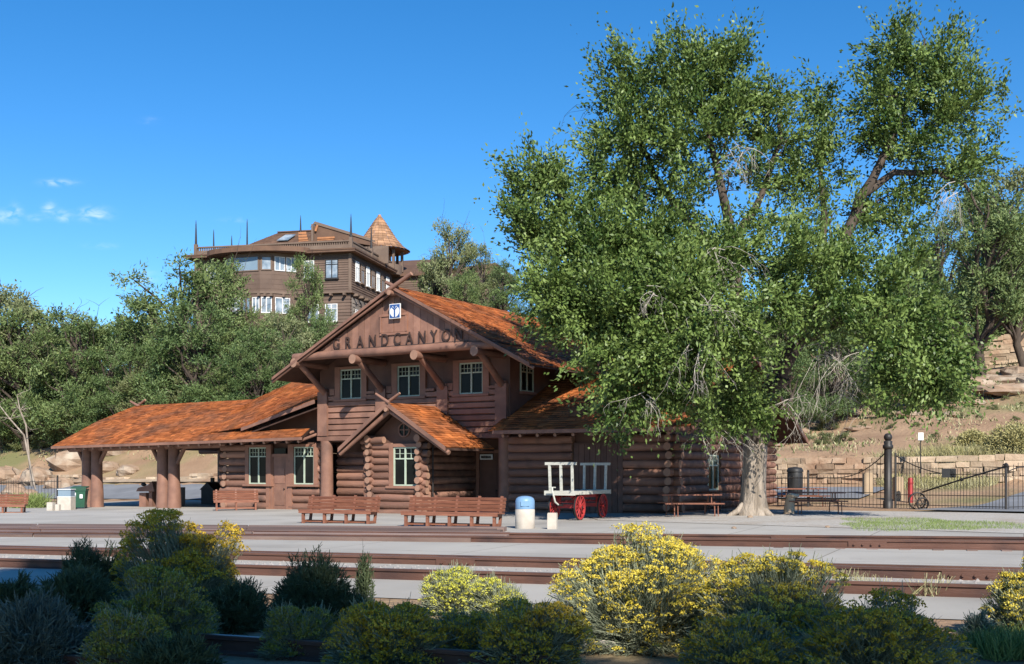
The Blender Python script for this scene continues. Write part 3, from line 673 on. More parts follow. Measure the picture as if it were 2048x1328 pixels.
# --- left wing: log room and open canopy under one long roof
mb = MB([LOGM, BROWN_SHADED, LOGWARM])
LW = [(-9.02 + 10.75, -7.78 + 10.75, 1.05, 2.85), (-7.72 + 10.75, -6.5 + 10.75, -1, 2.95), (-6.2 + 10.75, -4.95 + 10.75, 1.05, 2.85)]
log_rows(mb, (-10.75, .3), (SL + .0, .3), -.1, 2.98, (0, -1), .165, LW, end0=.26, seed=51, endmi=2)
log_rows(mb, (-10.6, .4), (-10.6, 9.6), -.1, 2.98, (-1, 0), .165, end0=.3, seed=52, endmi=2)
mb.box((-10.6, .42, -.4), (SL, .6, 3.0), 1); mb.box((-10.6, 9.3, -.4), (SL, 9.5, 3.0), 1); mb.box((SL - .1, 1.2, 2.9), (SL, 9.3, 5.7), 1)
mb.build('left_wing_wall', DEP)
for a, b in ((-9.0, -7.8), (-6.18, -4.97)): window(DEP, a, b, 1.1, 2.8, .2, casing=.22, split=.25, lights=3)
d = door(-7.6, -6.6, -.12, 2.35, .22, BROWN)
tr = MB([GLASS]); tr.box((-7.45, .2, 2.42), (-6.75, .3, 2.75)); tr.build('transom_pane', d)
mb = MB([CASING]); mb.box((-7.9, .12, -.2), (-7.68, .4, 2.9)); mb.box((-6.53, .12, -.2), (-6.3, .4, 2.9)); mb.build('door_post', DEP)
LE, LRZ, LEZ, LRW = -1.2, 5.4, 3.0, 5.0
rf = MB([SHINGLE, SOFFIT])
lz = lambda s: 2.98 + (s + 21.6) * .012
e0 = (-21.65, LE, lz(-21.65)); e1 = (-8.63, LE, lz(-8.63)); r0 = (-22.6, LRW, LRZ); r1 = (-13.04, LRW, LRZ + .06)
# curved (bellied) main pitch: lower and upper half, standing slightly proud at mid height
def mid(a, b, t, up): return tuple(a[i] + (b[i] - a[i]) * t + (up if i == 2 else 0) for i in range(3))
m0 = mid(e0, r0, .5, .16); m1 = mid((-10.6, LE, lz(-10.6)), r1, .5, .16)
shingles(rf, e0, (-10.6, LE, lz(-10.6)), m0, m1, seed=61); shingles(rf, m0, m1, r0, r1, seed=62)
slab(rf, [e0, (-10.6, LE, lz(-10.6)), m1, m0], .12, 1); slab(rf, [m0, m1, r1, r0], .12, 1)
# skirt roof running on to the main block
k1 = (-4.5, LE, 3.2); k2 = (-5.2, .15, 3.62); k3 = (-8.63, .15, 3.6)
shingles(rf, (-10.6, LE, lz(-10.6)), k1, mid((-10.6, LE, lz(-10.6)), r1, .18, .06), k2, seed=63); slab(rf, [(-10.6, LE, lz(-10.6)), k1, k2, mid((-10.6, LE, lz(-10.6)), r1, .18, .06)], .12, 1)
rb0 = (-22.6, 11.2, 3.0); rb1 = (-4.49, 11.2, 3.0)
slab(rf, [r0, r1, (-4.49, LRW, 5.46), rb1, rb0], .12, 1); shingles(rf, rb1, rb0, (-4.49, LRW, 5.46), r0, seed=64, row=.5, wid=.9)
left_roof = rf.build('left_wing_roof', DEP)
def lowered(p, d): return (p[0], p[1], p[2] - d)
# higher roof plane that climbs to the main block, with the dark gap beneath its verge
rf = MB([SHINGLE, SOFFIT, BROWN])
A = (-9.0, -.35, 3.72); B = (-4.49, -.35, 4.86); C = (-4.49, 5.0, 6.45); D = (-10.3, 5.0, 6.42); Ee = (-13.04, 5.0, 5.5)
M1 = mid((-10.6, LE, lz(-10.6)), r1, .5, .17)
shingles(rf, A, B, D, C, seed=65); slab(rf, [lowered(p, .34) for p in (A, B, C, D)], .06, 1)
L0 = (-11.25, -.35, 3.50); ML = (M1[0] - .35, M1[1], M1[2] - .02); AD = mid(A, D, .5, 0)
shingles(rf, L0, A, ML, AD, seed=66); shingles(rf, ML, AD, (-13.4, 5.0, 5.46), D, seed=67)
rf.prism([(A[0], A[1] - .03, A[2] + .02), (B[0], B[1] - .03, B[2] + .02), (B[0], B[1] - .03, B[2] - .16), (A[0], A[1] - .03, A[2] - .16)], (0, .04, 0), 2); rf.build('upper_left_roof', DEP)
mb = MB([BROWN_SHADED]); mb.prism([(-8.4, .9, 3.3), (-4.5, .9, 3.3), (-4.5, .9, 4.95), (-8.4, .9, 3.9)], (0, .1, 0)); mb.build('clerestory_wall', DEP)
fa = MB([BROWN]); fa.beam((-21.7, LE - .03, lz(-21.7) - .07), (-10.6, LE - .03, lz(-10.6) - .07), .04, .13); fa.beam((-10.6, LE - .031, lz(-10.6) - .07), (-4.45, LE - .031, 3.13), .04, .13); fa.build('eave_board', DEP)
proto = None
def tail(s, w0, w1, z0, z1, r=.07):
    o = MB([BROWN, LOGWARM]); o.tube([(0, w0, z0), (0, w1, z1)], r, 8, capmi=1); return o
tl = tail(0, -1.15, .6, -.0, .5).build('rafter_tail', DEP); tl.location = (-21.3, .0, 2.80)
for i in range(1, 25):
    c = tl.copy(); COL.objects.link(c); c.location = (-21.3 + i * .69, 0, 2.80 + i * .0083)
for s in (-20.8, -20.05, -15.05, -14.25):
    mb = MB([BROWN]); mb.tube([(s, .3, -.5), (s + .02, .3, .5), (s, .3, 1.4), (s, .3, 2.95)], [.36, .33, .29, .28], 14); o = mb.build('column', DEP)
    sg = 1 if s in (-20.05, -14.25) else -1
    mb = MB([BROWN]); mb.tube([(s + .15 * sg, .3, 2.0), (s + .75 * sg, .3, 2.85)], .11, 9); mb.build('brace', o)
for s in (-20.4, -14.4):
    for w in (5.0, 9.4):
        mb = MB([BROWN]); mb.tube([(s, w, -.5), (s, w, 3.0)], .27, 12); mb.build('column', DEP)
mb = MB([BROWN, LOGWARM])
for w in (.3, 9.4): mb.tube([(-22.2, w, 2.86), (-10.6, w, 2.98)], .17, 10, capmi=1)
for s in (-20.6, -17.4, -14.4, -11.5): mb.tube([(s, .1, 2.99), (s, 9.6, 2.99)], .12, 8)
mb.build('canopy_plate_log', DEP)
mb = MB([SOFFIT]); mb.box((-22.3, -.9, 3.06), (-10.6, 10.9, 3.1)) if False else None
for k, (dx, dz) in enumerate(((-.55, .3), (.55, .36))):
    mb = MB([BROWN, LOGWARM]); mb.tube([(-22.45 - dx * .3, 4.9 + .12 * k, 5.35), (-22.45 + dx, 4.9 + .12 * k, 5.35 + dz)], [.09, .06], 7, capmi=1); mb.build('crossed_finial_log', DEP)
for k, (dx, dz) in enumerate(((-.5, .3), (.2, .34))):
    mb = MB([BROWN]); mb.tube([(-10.4 - dx * .3, 4.9 + .12 * k, 6.4), (-10.4 + dx, 4.9 + .12 * k, 6.4 + dz)], [.07, .05], 7); mb.build('crossed_finial_log', DEP)

# --- right wing
RE = 12.55
mb = MB([LOGM, BROWN_SHADED, LOGWARM])
log_rows(mb, (SR, 0), (RE, 0), -.15, 3.1, (0, -1), .165, [(2.9, 5.1, -1, 2.95)], end1=.42, seed=71, endmi=2)
log_rows(mb, (RE, 0), (RE, 10.8), -.1, 3.1, (1, 0), .165, [(3.2, 4.5, .9, 2.4)], end0=.42, end1=.42, seed=72, endmi=2)
mb.box((SR, .12, -.4), (RE - .1, .3, 3.2), 1); mb.box((RE - .3, .3, -.4), (RE - .12, 10.7, 3.2), 1); mb.box((SR, 10.5, -.4), (RE - .3, 10.7, 3.2), 1)
mb.prism([(RE - .2, 0, 3.2), (RE - .2, 10.8, 3.2), (RE - .2, 5.2, 6.3)], (.12, 0, 0), 1)
mb.build('right_wing_wall', DEP)
mb = MB([BROWN_SHADED]); mb.box((8.45, -.02, -.1), (10.6, .1, 2.8))
for k in range(9): mb.box((8.47 + k * .237, -.05, -.05), (8.47 + k * .237 + .22, -.021, 2.75))
fd = mb.build('freight_door', DEP)
window(DEP, 3.3, 4.4, .95, 2.35, RE + .02, face=(1, 0), split=.3, lights=3, fw=.06)
rf = MB([SHINGLE, SOFFIT]); RZ, RWR, RX = 6.35, 5.2, 13.85
shingles(rf, (SR - .2, -1.25, 3.3), (RX, -1.25, 3.3), (SR - .2, RWR, RZ), (RX, RWR, RZ), seed=73); slab(rf, [(SR - .2, -1.25, 3.3), (RX, -1.25, 3.3), (RX, RWR, RZ), (SR - .2, RWR, RZ)], .13, 1)
shingles(rf, (RX, 11.9, 3.1), (SR - .2, 11.9, 3.1), (RX, RWR, RZ), (SR - .2, RWR, RZ), seed=74); slab(rf, [(RX, 11.9, 3.1), (SR - .2, 11.9, 3.1), (SR - .2, RWR, RZ), (RX, RWR, RZ)], .13, 1); rf.build('right_wing_roof', DEP)
bb = MB([BROWN]); bb.prism([(RX + .01, RWR, RZ + .03), (RX + .01, -1.25, 3.32), (RX + .01, -1.25, 3.12), (RX + .01, RWR, RZ - .2)], (.05, 0, 0)); bb.prism([(RX + .01, RWR, RZ + .03), (RX + .01, 11.9, 3.12), (RX + .01, 11.9, 2.9), (RX + .01, RWR, RZ - .2)], (.05, 0, 0)); bb.build('barge_board', DEP)
fa = MB([BROWN]); fa.beam((SR, -1.29, 3.22), (RX, -1.29, 3.22), .04, .14); fa.build('eave_board', DEP)
for i in range(11):
    c = tl.copy(); COL.objects.link(c); c.location = (SR + .4 + i * .78, -.02, 3.08)

# ------------------------------------------------------------------ the lodge on the hill (local x along its front, y away)
TL = math.radians(12.6); KX = (703 - 1024) / F * 105
LOD = empty('hillside_lodge', (KX, 105, 0), -TL)
tag(LOD, 'large dark brown shingled lodge with spired parapet and cone turret up on the hill', 'lodge')
SLL, SRL = -15.6, 0.0
mb = MB([LODGEW])
def lap(mb, x0, x1, y0, y1, z0, z1, h=.22, mi=0):          # lapped boards round a box
    rng = random.Random(int(abs(x0 * 10 + z0))); z = z0
    while z < z1 - .01:
        zz = min(z + h, z1); t = rng.random()
        mb.add([(x0 - .05, y0 - .05, z), (x1 + .05, y0 - .05, z), (x1 + .05, y1 + .05, z), (x0 - .05, y1 + .05, z), (x0, y0, zz), (x1, y0, zz), (x1, y1, zz), (x0, y1, zz)],
               [(0, 3, 2, 1), (0, 1, 5, 4), (1, 2, 6, 5), (2, 3, 7, 6), (3, 0, 4, 7), (4, 5, 6, 7)], mi, t); z = zz
lap(mb, SLL, SRL, 0, 11.5, 18.1, 21.6)
lap(mb, SLL + .2, SRL - .2, .2, 11.3, 9.0, 17.95, .3)
mb.build('wall', LOD)
mb = MB([LODGESTONE]); rng = random.Random(9); mb.box((SRL - .24, .5, 13.0), (SRL - .135, 11, 17.6))
for i in range(160):
    y = rng.uniform(.6, 10.8); z = rng.uniform(13.2, 17.3); mb.box((SRL - .25, y, z), (SRL - .12 + rng.uniform(0, .06), y + rng.uniform(.3, .7), z + rng.uniform(.12, .3)))
mb.build('stone_facing', LOD)
mb = MB([LODGETR])
mb.box((SLL - .1, -.12, 17.95), (SRL + .1, 11.6, 18.1))
for s in (SLL + .12, SRL - .12): mb.box((s - .14, -.1, 18.11), (s + .14, .2, 21.58))
for k in range(12): mb.box((SLL + .6 + k * 1.3, -.42, 17.72), (SLL + .78 + k * 1.3, .1, 17.94))
for k in range(8): mb.box((SRL - .1, .6 + k * 1.4, 17.72), (SRL + .4, .78 + k * 1.4, 17.94))
mb.build('trim_band', LOD)
mb = MB([LODGEROOF, WHITE]); mb.box((SLL - .75, -.75, 21.6), (SRL + .6, 12.2, 21.78), 0); mb.box((SLL - .8, -.8, 21.783), (SRL + .65, 12.25, 21.9), 0); mb.build('cornice', LOD)
# parapet with turned balusters, posts and spires
mb = MB([LODGETR]); 
mb.box((SLL + .1, -.1, 21.9), (SRL + .02, .06, 22.36)); mb.box((SRL - .14, .06, 21.9), (SRL + .02, 11.9, 22.36)); mb.box((SLL + .1, -.14, 22.62), (SRL + .06, .1, 22.74)); mb.box((SRL - .18, .1, 22.62), (SRL + .06, 11.9, 22.74))
for k in range(70): x = SLL + .3 + k * .22; mb.box((x, -.07, 22.36), (x + .1, .03, 22.62))
for k in range(50): y = .3 + k * .23; mb.box((SRL - .1, y, 22.36), (SRL, y + .1, 22.62))
mb.build('parapet', LOD)
for (s, w, z0, z1) in ((-15.5, 0, 21.9, 25.3), (-.05, 0, 21.9, 25.15), (-18.3, 9, 21.9, 26.4), (-16.3, 9, 21.9, 25.7), (-14.6, 9, 21.9, 27.3), (-9, 9.5, 24, 27.5), (-.05, 5.5, 21.9, 25.2)):
    mb = MB([IRON, LODGETR]); mb.box((s - .15, w - .15, z0), (s + .15, w + .15, z0 + 1.1), 1); mb.tube([(s, w, z0 + 1.1), (s, w, z1 - .4), (s, w, z1)], [.12, .05, .015], 6); mb.build('spire', LOD)
mb = MB([LODGEW]); lap(mb, -20, SLL + .5, 8, 20, 12, 21.5); mb.box((-20.3, 7.6, 21.5), (SLL + .3, 20.3, 21.9)); mb.build('rear_wing', LOD)
# the bay
bay = [(-12.6, 0), (-11.1, -1.55), (-8.2, -1.75), (-7.1, -1.45), (-5.3, 0)]
def baywall(mb, pts, z0, z1, off=0, mi=0):
    for i in range(len(pts) - 1):
        (a, b), (c, d) = pts[i], pts[i + 1]; mb.add([(a, b, z0), (c, d, z0), (c, d, z1), (a, b, z1)], [(0, 1, 2, 3)], mi, .5)
def outset(pts, k):
    c = (-9, .5); return [(c[0] + (x - c[0]) * (1 + k), c[1] + (y - c[1]) * (1 + k)) for x, y in pts]
mb = MB([LODGEW, LODGETR, LODGEROOF])
for k in range(16): baywall(mb, outset(bay, .006 * (k % 2)), 18.1 + k * .22, 18.1 + (k + 1) * .22)
def ring(mb, pts, z0, z1, mi):
    n = len(pts); mb.add([(x, y, z0) for x, y in pts] + [(x, y, z1) for x, y in pts], [tuple(range(n)), tuple(range(n, 2 * n))] + [(i, (i + 1) % n, (i + 1) % n + n, i + n) for i in range(n)], mi, .5)
curve = [(-13.9, 0)] + [(-9 + 5.1 * math.cos(t), -.3 + 2.35 * math.sin(t)) for t in np.linspace(math.pi * 1.04, math.pi * 1.96, 14)] + [(-4.0, 0)]
ring(mb, curve, 21.63, 22.08, 2); ring(mb, outset(bay, .04), 21.3, 21.6, 1); ring(mb, outset(bay, .03), 17.9, 18.12, 1)
ring(mb, outset(bay, .10), 15.0, 15.9, 0); ring(mb, outset(bay, .12), 15.9, 16.02, 1); ring(mb, outset(bay, .14), 14.85, 15.0, 1)
baywall(mb, bay, 16.0, 17.9)
for k in range(9):
    t = k / 8; i = min(3, int(t * 4)); f = t * 4 - i; x = bay[i][0] + (bay[i + 1][0] - bay[i][0]) * f; y = bay[i][1] + (bay[i + 1][1] - bay[i][1]) * f; mb.box((x - .1, y - .35, 17.62), (x + .1, y + .3, 17.85), 1)
mb.build('bay', LOD)
def bay_window(i, t0, t1, z0, z1, glass, split=0, mull=True, fr=LODGETR, fw=.1):
    (a, b), (c, d) = bay[i], bay[i + 1]; L = math.hypot(c - a, d - b); dx, dy = (c - a) / L, (d - b) / L; face = (dy, -dx)
    window(LOD, L * t0, L * t1, z0, z1, 0, face=face, origin=(a + face[0] * .02, b + face[1] * .02), split=split, glass=glass, frame=fr, mull=mull, sill=False, fw=fw)
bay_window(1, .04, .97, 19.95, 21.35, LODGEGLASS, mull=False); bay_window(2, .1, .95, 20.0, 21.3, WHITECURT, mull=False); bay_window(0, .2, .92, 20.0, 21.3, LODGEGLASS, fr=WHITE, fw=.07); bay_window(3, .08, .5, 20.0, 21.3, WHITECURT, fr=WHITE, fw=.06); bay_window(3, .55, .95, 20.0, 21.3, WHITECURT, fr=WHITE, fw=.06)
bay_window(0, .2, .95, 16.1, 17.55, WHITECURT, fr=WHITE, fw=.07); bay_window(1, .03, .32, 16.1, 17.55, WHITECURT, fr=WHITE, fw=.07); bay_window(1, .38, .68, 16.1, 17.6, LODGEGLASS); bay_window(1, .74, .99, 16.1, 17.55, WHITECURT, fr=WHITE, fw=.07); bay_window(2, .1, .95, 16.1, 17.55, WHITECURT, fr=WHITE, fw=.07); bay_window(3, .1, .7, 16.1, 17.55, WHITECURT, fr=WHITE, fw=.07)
for a, b, za, zb in ((-2.5, -1.25, 19.3, 21.05), (-4.6, -3.6, 19.4, 21.0), (-14.4, -13.4, 19.2, 20.9), (-4.4, -3.2, 15.4, 17.0), (-2.6, -1.4, 15.4, 17.0)):
    window(LOD, a, b, za, zb, -.08 if zb > 18 else .12, split=.26, lights=1, glass=WHITECURT, frame=IRON if a == -2.5 else WHITE, sill=True, fw=.07)
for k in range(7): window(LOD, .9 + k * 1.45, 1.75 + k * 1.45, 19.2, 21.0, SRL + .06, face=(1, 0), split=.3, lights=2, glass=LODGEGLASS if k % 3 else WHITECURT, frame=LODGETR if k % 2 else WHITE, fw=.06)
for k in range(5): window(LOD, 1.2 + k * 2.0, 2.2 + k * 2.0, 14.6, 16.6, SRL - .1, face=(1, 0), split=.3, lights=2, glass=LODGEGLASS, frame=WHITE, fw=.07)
# roofs behind the parapet
def hip(mb, x0, x1, y0, y1, z0, rx0, rx1, ry, rz, mi):
    e = [Vector(p) for p in ((x0, y0, z0), (x1, y0, z0), (x1, y1, z0), (x0, y1, z0))]; r = [Vector((rx0, ry, rz)), Vector((rx1, ry, rz))]
    shingles(mb, e[0], e[1], r[0], r[1], mi, row=.3, wid=.6, seed=3); shingles(mb, e[1], e[2], r[1], r[1] + Vector((0, .1, 0)), mi, row=.3, wid=.6, seed=4); shingles(mb, e[3], e[0], r[0] + Vector((0, .1, 0)), r[0], mi, row=.3, wid=.6, seed=5); shingles(mb, e[2], e[3], r[1], r[0], mi, row=.5, wid=1, seed=6)
    mb.add([e[0], e[1], e[2], e[3], r[0] - Vector((0, 0, .03)), r[1] - Vector((0, 0, .03))], [(0, 1, 5, 4), (1, 2, 5), (2, 3, 4, 5), (3, 0, 4), (3, 2, 1, 0)], mi, .5)
mb = MB([LODGEROOF, WHITE]); hip(mb, -14.2, -3.2, 7.5, 15, 24.2, -11.8, -7.4, 10.6, 26.1, 0); mb.box((-14, 7.7, 21.9), (-3.4, 14.8, 24.2), 0); mb.box((-11.9, 10.3, 26.05), (-7.3, 10.9, 26.16), 0); ro = mb.build('roof', LOD)
mb = MB([WHITECURT]); P = [Vector((-10.9, 8.05, 24.62)), Vector((-9.7, 8.05, 24.62)), Vector((-9.4, 9.3, 25.4)), Vector((-10.5, 9.3, 25.4))]; mb.prism([p + Vector((0, -.1, .08)) for p in P], (0, -.02, .06)); mb.build('skylight', ro)
mb = MB([LODGEROOF, LODGETR, LODGEORANGE]); 
mb.prism([(-7.6, 8.2, 24.6), (-3.2, 8.2, 24.3), (.2, 8.2, 23.6), (-2.6, 8.2, 25.1), (-6.9, 8.2, 26.35)], (0, 5, 0), 0); mb.prism([(-7.4, 8.1, 25.9), (-6.9, 8.1, 26.5), (-1.5, 8.1, 24.7), (-.6, 8.1, 24.3), (-.6, 8.1, 24.15), (-6.9, 8.1, 26.2)], (0, .08, 0), 1)
for k in range(5): mb.box((-8.6, 8.02, 24.15 + k * .28), (-7.5 - k * .07, 8.1, 24.36 + k * .28), 2)
for k in range(3): mb.box((-6.6, 8.02, 24.2 + k * .25), (-5.0 + .1 * k, 8.1, 24.38 + k * .25), 2)
mb.box((-7.2, 7.9, 23.8), (-7.0, 8.1, 26.2), 1); mb.tube([(-6.8, 8.05, 25.5), (-6.6, 8.05, 26.1)], .12, 8, 2); mb.box((-14, 7.4, 21.9), (1.0, 7.6, 23.6), 1); mb.box((-7.6, 8.3, 21.9), (-3.6, 13, 24.0), 1)
mb.build('gabled_dormer', LOD)
mb = MB([TURRET, LODGETR]); c = (-1.55, 12.2, 0); n = 24
prof = [(3.1, 24.05), (2.5, 24.45), (1.75, 25.3), (1.15, 26.2), (.5, 27.2), (.12, 27.65)]
for i in range(len(prof) - 1):
    (r0_, z0), (r1_, z1) = prof[i], prof[i + 1]
    for j in range(3):
        ra = r0_ + (r1_ - r0_) * j / 3; rb = r0_ + (r1_ - r0_) * (j + 1) / 3; za = z0 + (z1 - z0) * j / 3; zb = z0 + (z1 - z0) * (j + 1) / 3
        for k in range(n):
            t0, t1 = 2 * math.pi * k / n, 2 * math.pi * (k + .96) / n
            mb.add([(c[0] + (ra + .04) * math.cos(t0), c[1] + (ra + .04) * math.sin(t0), za), (c[0] + (ra + .04) * math.cos(t1), c[1] + (ra + .04) * math.sin(t1), za), (c[0] + rb * math.cos(t1), c[1] + rb * math.sin(t1), zb), (c[0] + rb * math.cos(t0), c[1] + rb * math.sin(t0), zb)], [(0, 1, 2, 3)])
mb.lathe(c, [(2.95, 24.0), (2.9, 24.03)], 24, 0); mb.blob((c[0], c[1], 27.62), .2, 0)
tu = mb.build('turret_roof', LOD, recalc=True)
mb = MB([LODGETR, LODGEORANGE])
for k in range(8): t = k * math.pi / 4 + .2; mb.box((c[0] + 2.3 * math.cos(t) - .12, c[1] + 2.3 * math.sin(t) - .12, 21.9), (c[0] + 2.3 * math.cos(t) + .12, c[1] + 2.3 * math.sin(t) + .12, 24.1))
mb.lathe(c, [(2.35, 21.5), (2.35, 22.5)], 20, 0); mb.lathe(c, [(1.2, 21.5), (1.2, 24.1)], 12, 1); mb.build('turret_gallery', LOD)
mb = MB([LODGEW, LODGEROOF, LODGETR]); lap(mb, -4, 3.2, 12.5, 26, 12, 21.4); mb.prism([(-4.4, 12, 21.4), (3.9, 12, 21.4), (3.9, 27, 21.4), (-4.4, 27, 21.4)], (0, 0, .2), 1); mb.prism([(-4.4, 12.2, 21.62), (4.6, 12.2, 21.62), (5.0, 19, 24.2), (-4.4, 19, 24.2)], (0, .3, .15), 1); mb.prism([(3.0, 17, 21.6), (9.5, 17, 22.2), (9.5, 25, 22.2), (3.0, 25, 21.6)], (0, 0, 1.1), 1)
lap(mb, 3.2, 8.8, 18, 25, 12, 21.4); mb.build('rear_gable_wing', LOD)
for k in range(4): window(LOD, 13.2 + k * 2.6, 14.2 + k * 2.6, 19.0, 20.8, 3.27, face=(1, 0), split=.3, lights=2, glass=WHITECURT, frame=WHITE, fw=.07)

# ------------------------------------------------------------------ objects on the platform
def make_bench(L, legs, name='bench'):
    r = empty('bench')
    b = MB([BENCHW])
    for i, (y, z) in enumerate(((-.27, .43), (-.13, .425), (.01, .42), (.14, .415))): b.box((-L / 2, y - .062, z), (L / 2, y + .062, z + .045))
    b.box((-L / 2 + .01, -.33, .36), (L / 2 - .01, -.30, .455)); b.build('seat', r)
    b = MB([BENCHW])
    for i in range(4): z = .49 + i * .105; y = .205 + i * .028; b.beam((-L / 2, y, z + .04), (L / 2, y, z + .04), .035, .085, (0, -.25, 1))
    b.build('backrest', r)
    b = MB([BENCHW])
    xs_ = [-L / 2 + .14 + (L - .28) * i / (legs - 1) for i in range(legs)]
    for x in xs_:
        l = MB([BENCHW]); l.box((x - .04, -.29, 0), (x + .04, -.20, .42)); l.beam((x, .13, 0), (x, .33, .93), .075, .07, (0, 1, 0)); l.box((x - .037, -.26, .33), (x + .037, .2, .42)); l.box((x - .036, -.26, .06), (x + .036, .16, .14)); l.build('leg', r)
    b = MB([BENCHW]); b.box((-L / 2 + .12, -.06, .065), (L / 2 - .12, .03, .135)); b.build('stretcher', r)
    return r
def put_bench(root, pl, pr, label, dz=0):
    a, b = g(*pl), g(*pr); m = (a + b) / 2; root.location = (m.x, m.y, float(base_z(m.x)) + .012); root.rotation_euler = (0, 0, math.atan2(b.y - a.y, b.x - a.x)); tag(root, label, 'bench', 'wooden benches along the platform')
    return (b - a).length
L1 = (g(808, 1057) - g(1008, 1058.5)).length; b1 = make_bench(L1, 5); put_bench(b1, (808, 1055), (1008, 1057), 'long red brown slatted bench with five legs, beside the blue topped bin')
L2 = (g(608, 1049) - g(752, 1050.5)).length; b2 = make_bench(L2, 4); put_bench(b2, (608, 1049), (752, 1050.5), 'red brown slatted bench with four legs in front of the porch recess')
b3 = make_bench(2.0, 3); m = g(472, 1021); b3.location = (m.x, m.y, float(base_z(m.x)) + .012); b3.rotation_euler = (0, 0, math.radians(16)); tag(b3, 'smaller angled slatted bench by the corner of the log room at left', 'bench', 'wooden benches along the platform')
b4 = make_bench(2.6, 4); m = g(-10, 1031); b4.location = (m.x, m.y, float(base_z(m.x)) + .012); b4.rotation_euler = (0, 0, math.radians(8)); tag(b4, 'slatted bench cut by the left edge of the photo near the iron fence', 'bench', 'wooden benches along the platform')

def ground_at(px, py, off=.012): p = g(px, py); return Vector((p.x, p.y, float(base_z(p.x)) + off))
r = empty('litter_bin', ground_at(1050, 1059)); tag(r, 'round beige stone litter bin with a blue domed lid at the bench end', 'bin')
mb = MB([BEIGE]); mb.lathe((0, 0, 0), [(.265, 0), (.28, .03), (.28, .55), (.265, .57)], 28); mb.build('body', r)
mb = MB([BLUE]); mb.lathe((0, 0, 0), [(.27, .572), (.275, .60), (.275, .80), (.25, .87), (.19, .915), (.09, .94), (.001, .945)], 28); mb.box((-.12, -.285, .66), (.12, -.265, .80)); mb.build('lid', r)
for (px, py, h, w_, lab) in ((1105, 1060, .45, .13, 'short beige square concrete post beside the red luggage wagon'), (102, 1023, .40, .15, 'small beige concrete post near the green wheeled bin at left'), (116, 1023, .3, .1, 'lowest pale concrete stub beside the cream cabinet at left')):
    r = MB([BEIGE]); r.box((-w_, -w_ * .8, -.02), (w_, w_ * .8, h)); r.box((-w_ * .94, -w_ * .74, h), (w_ * .94, w_ * .74, h + .02)); o = r.build('concrete_post'); o.location = ground_at(px, py); o.rotation_euler = (0, 0, -.2); tag(o, lab, 'post')

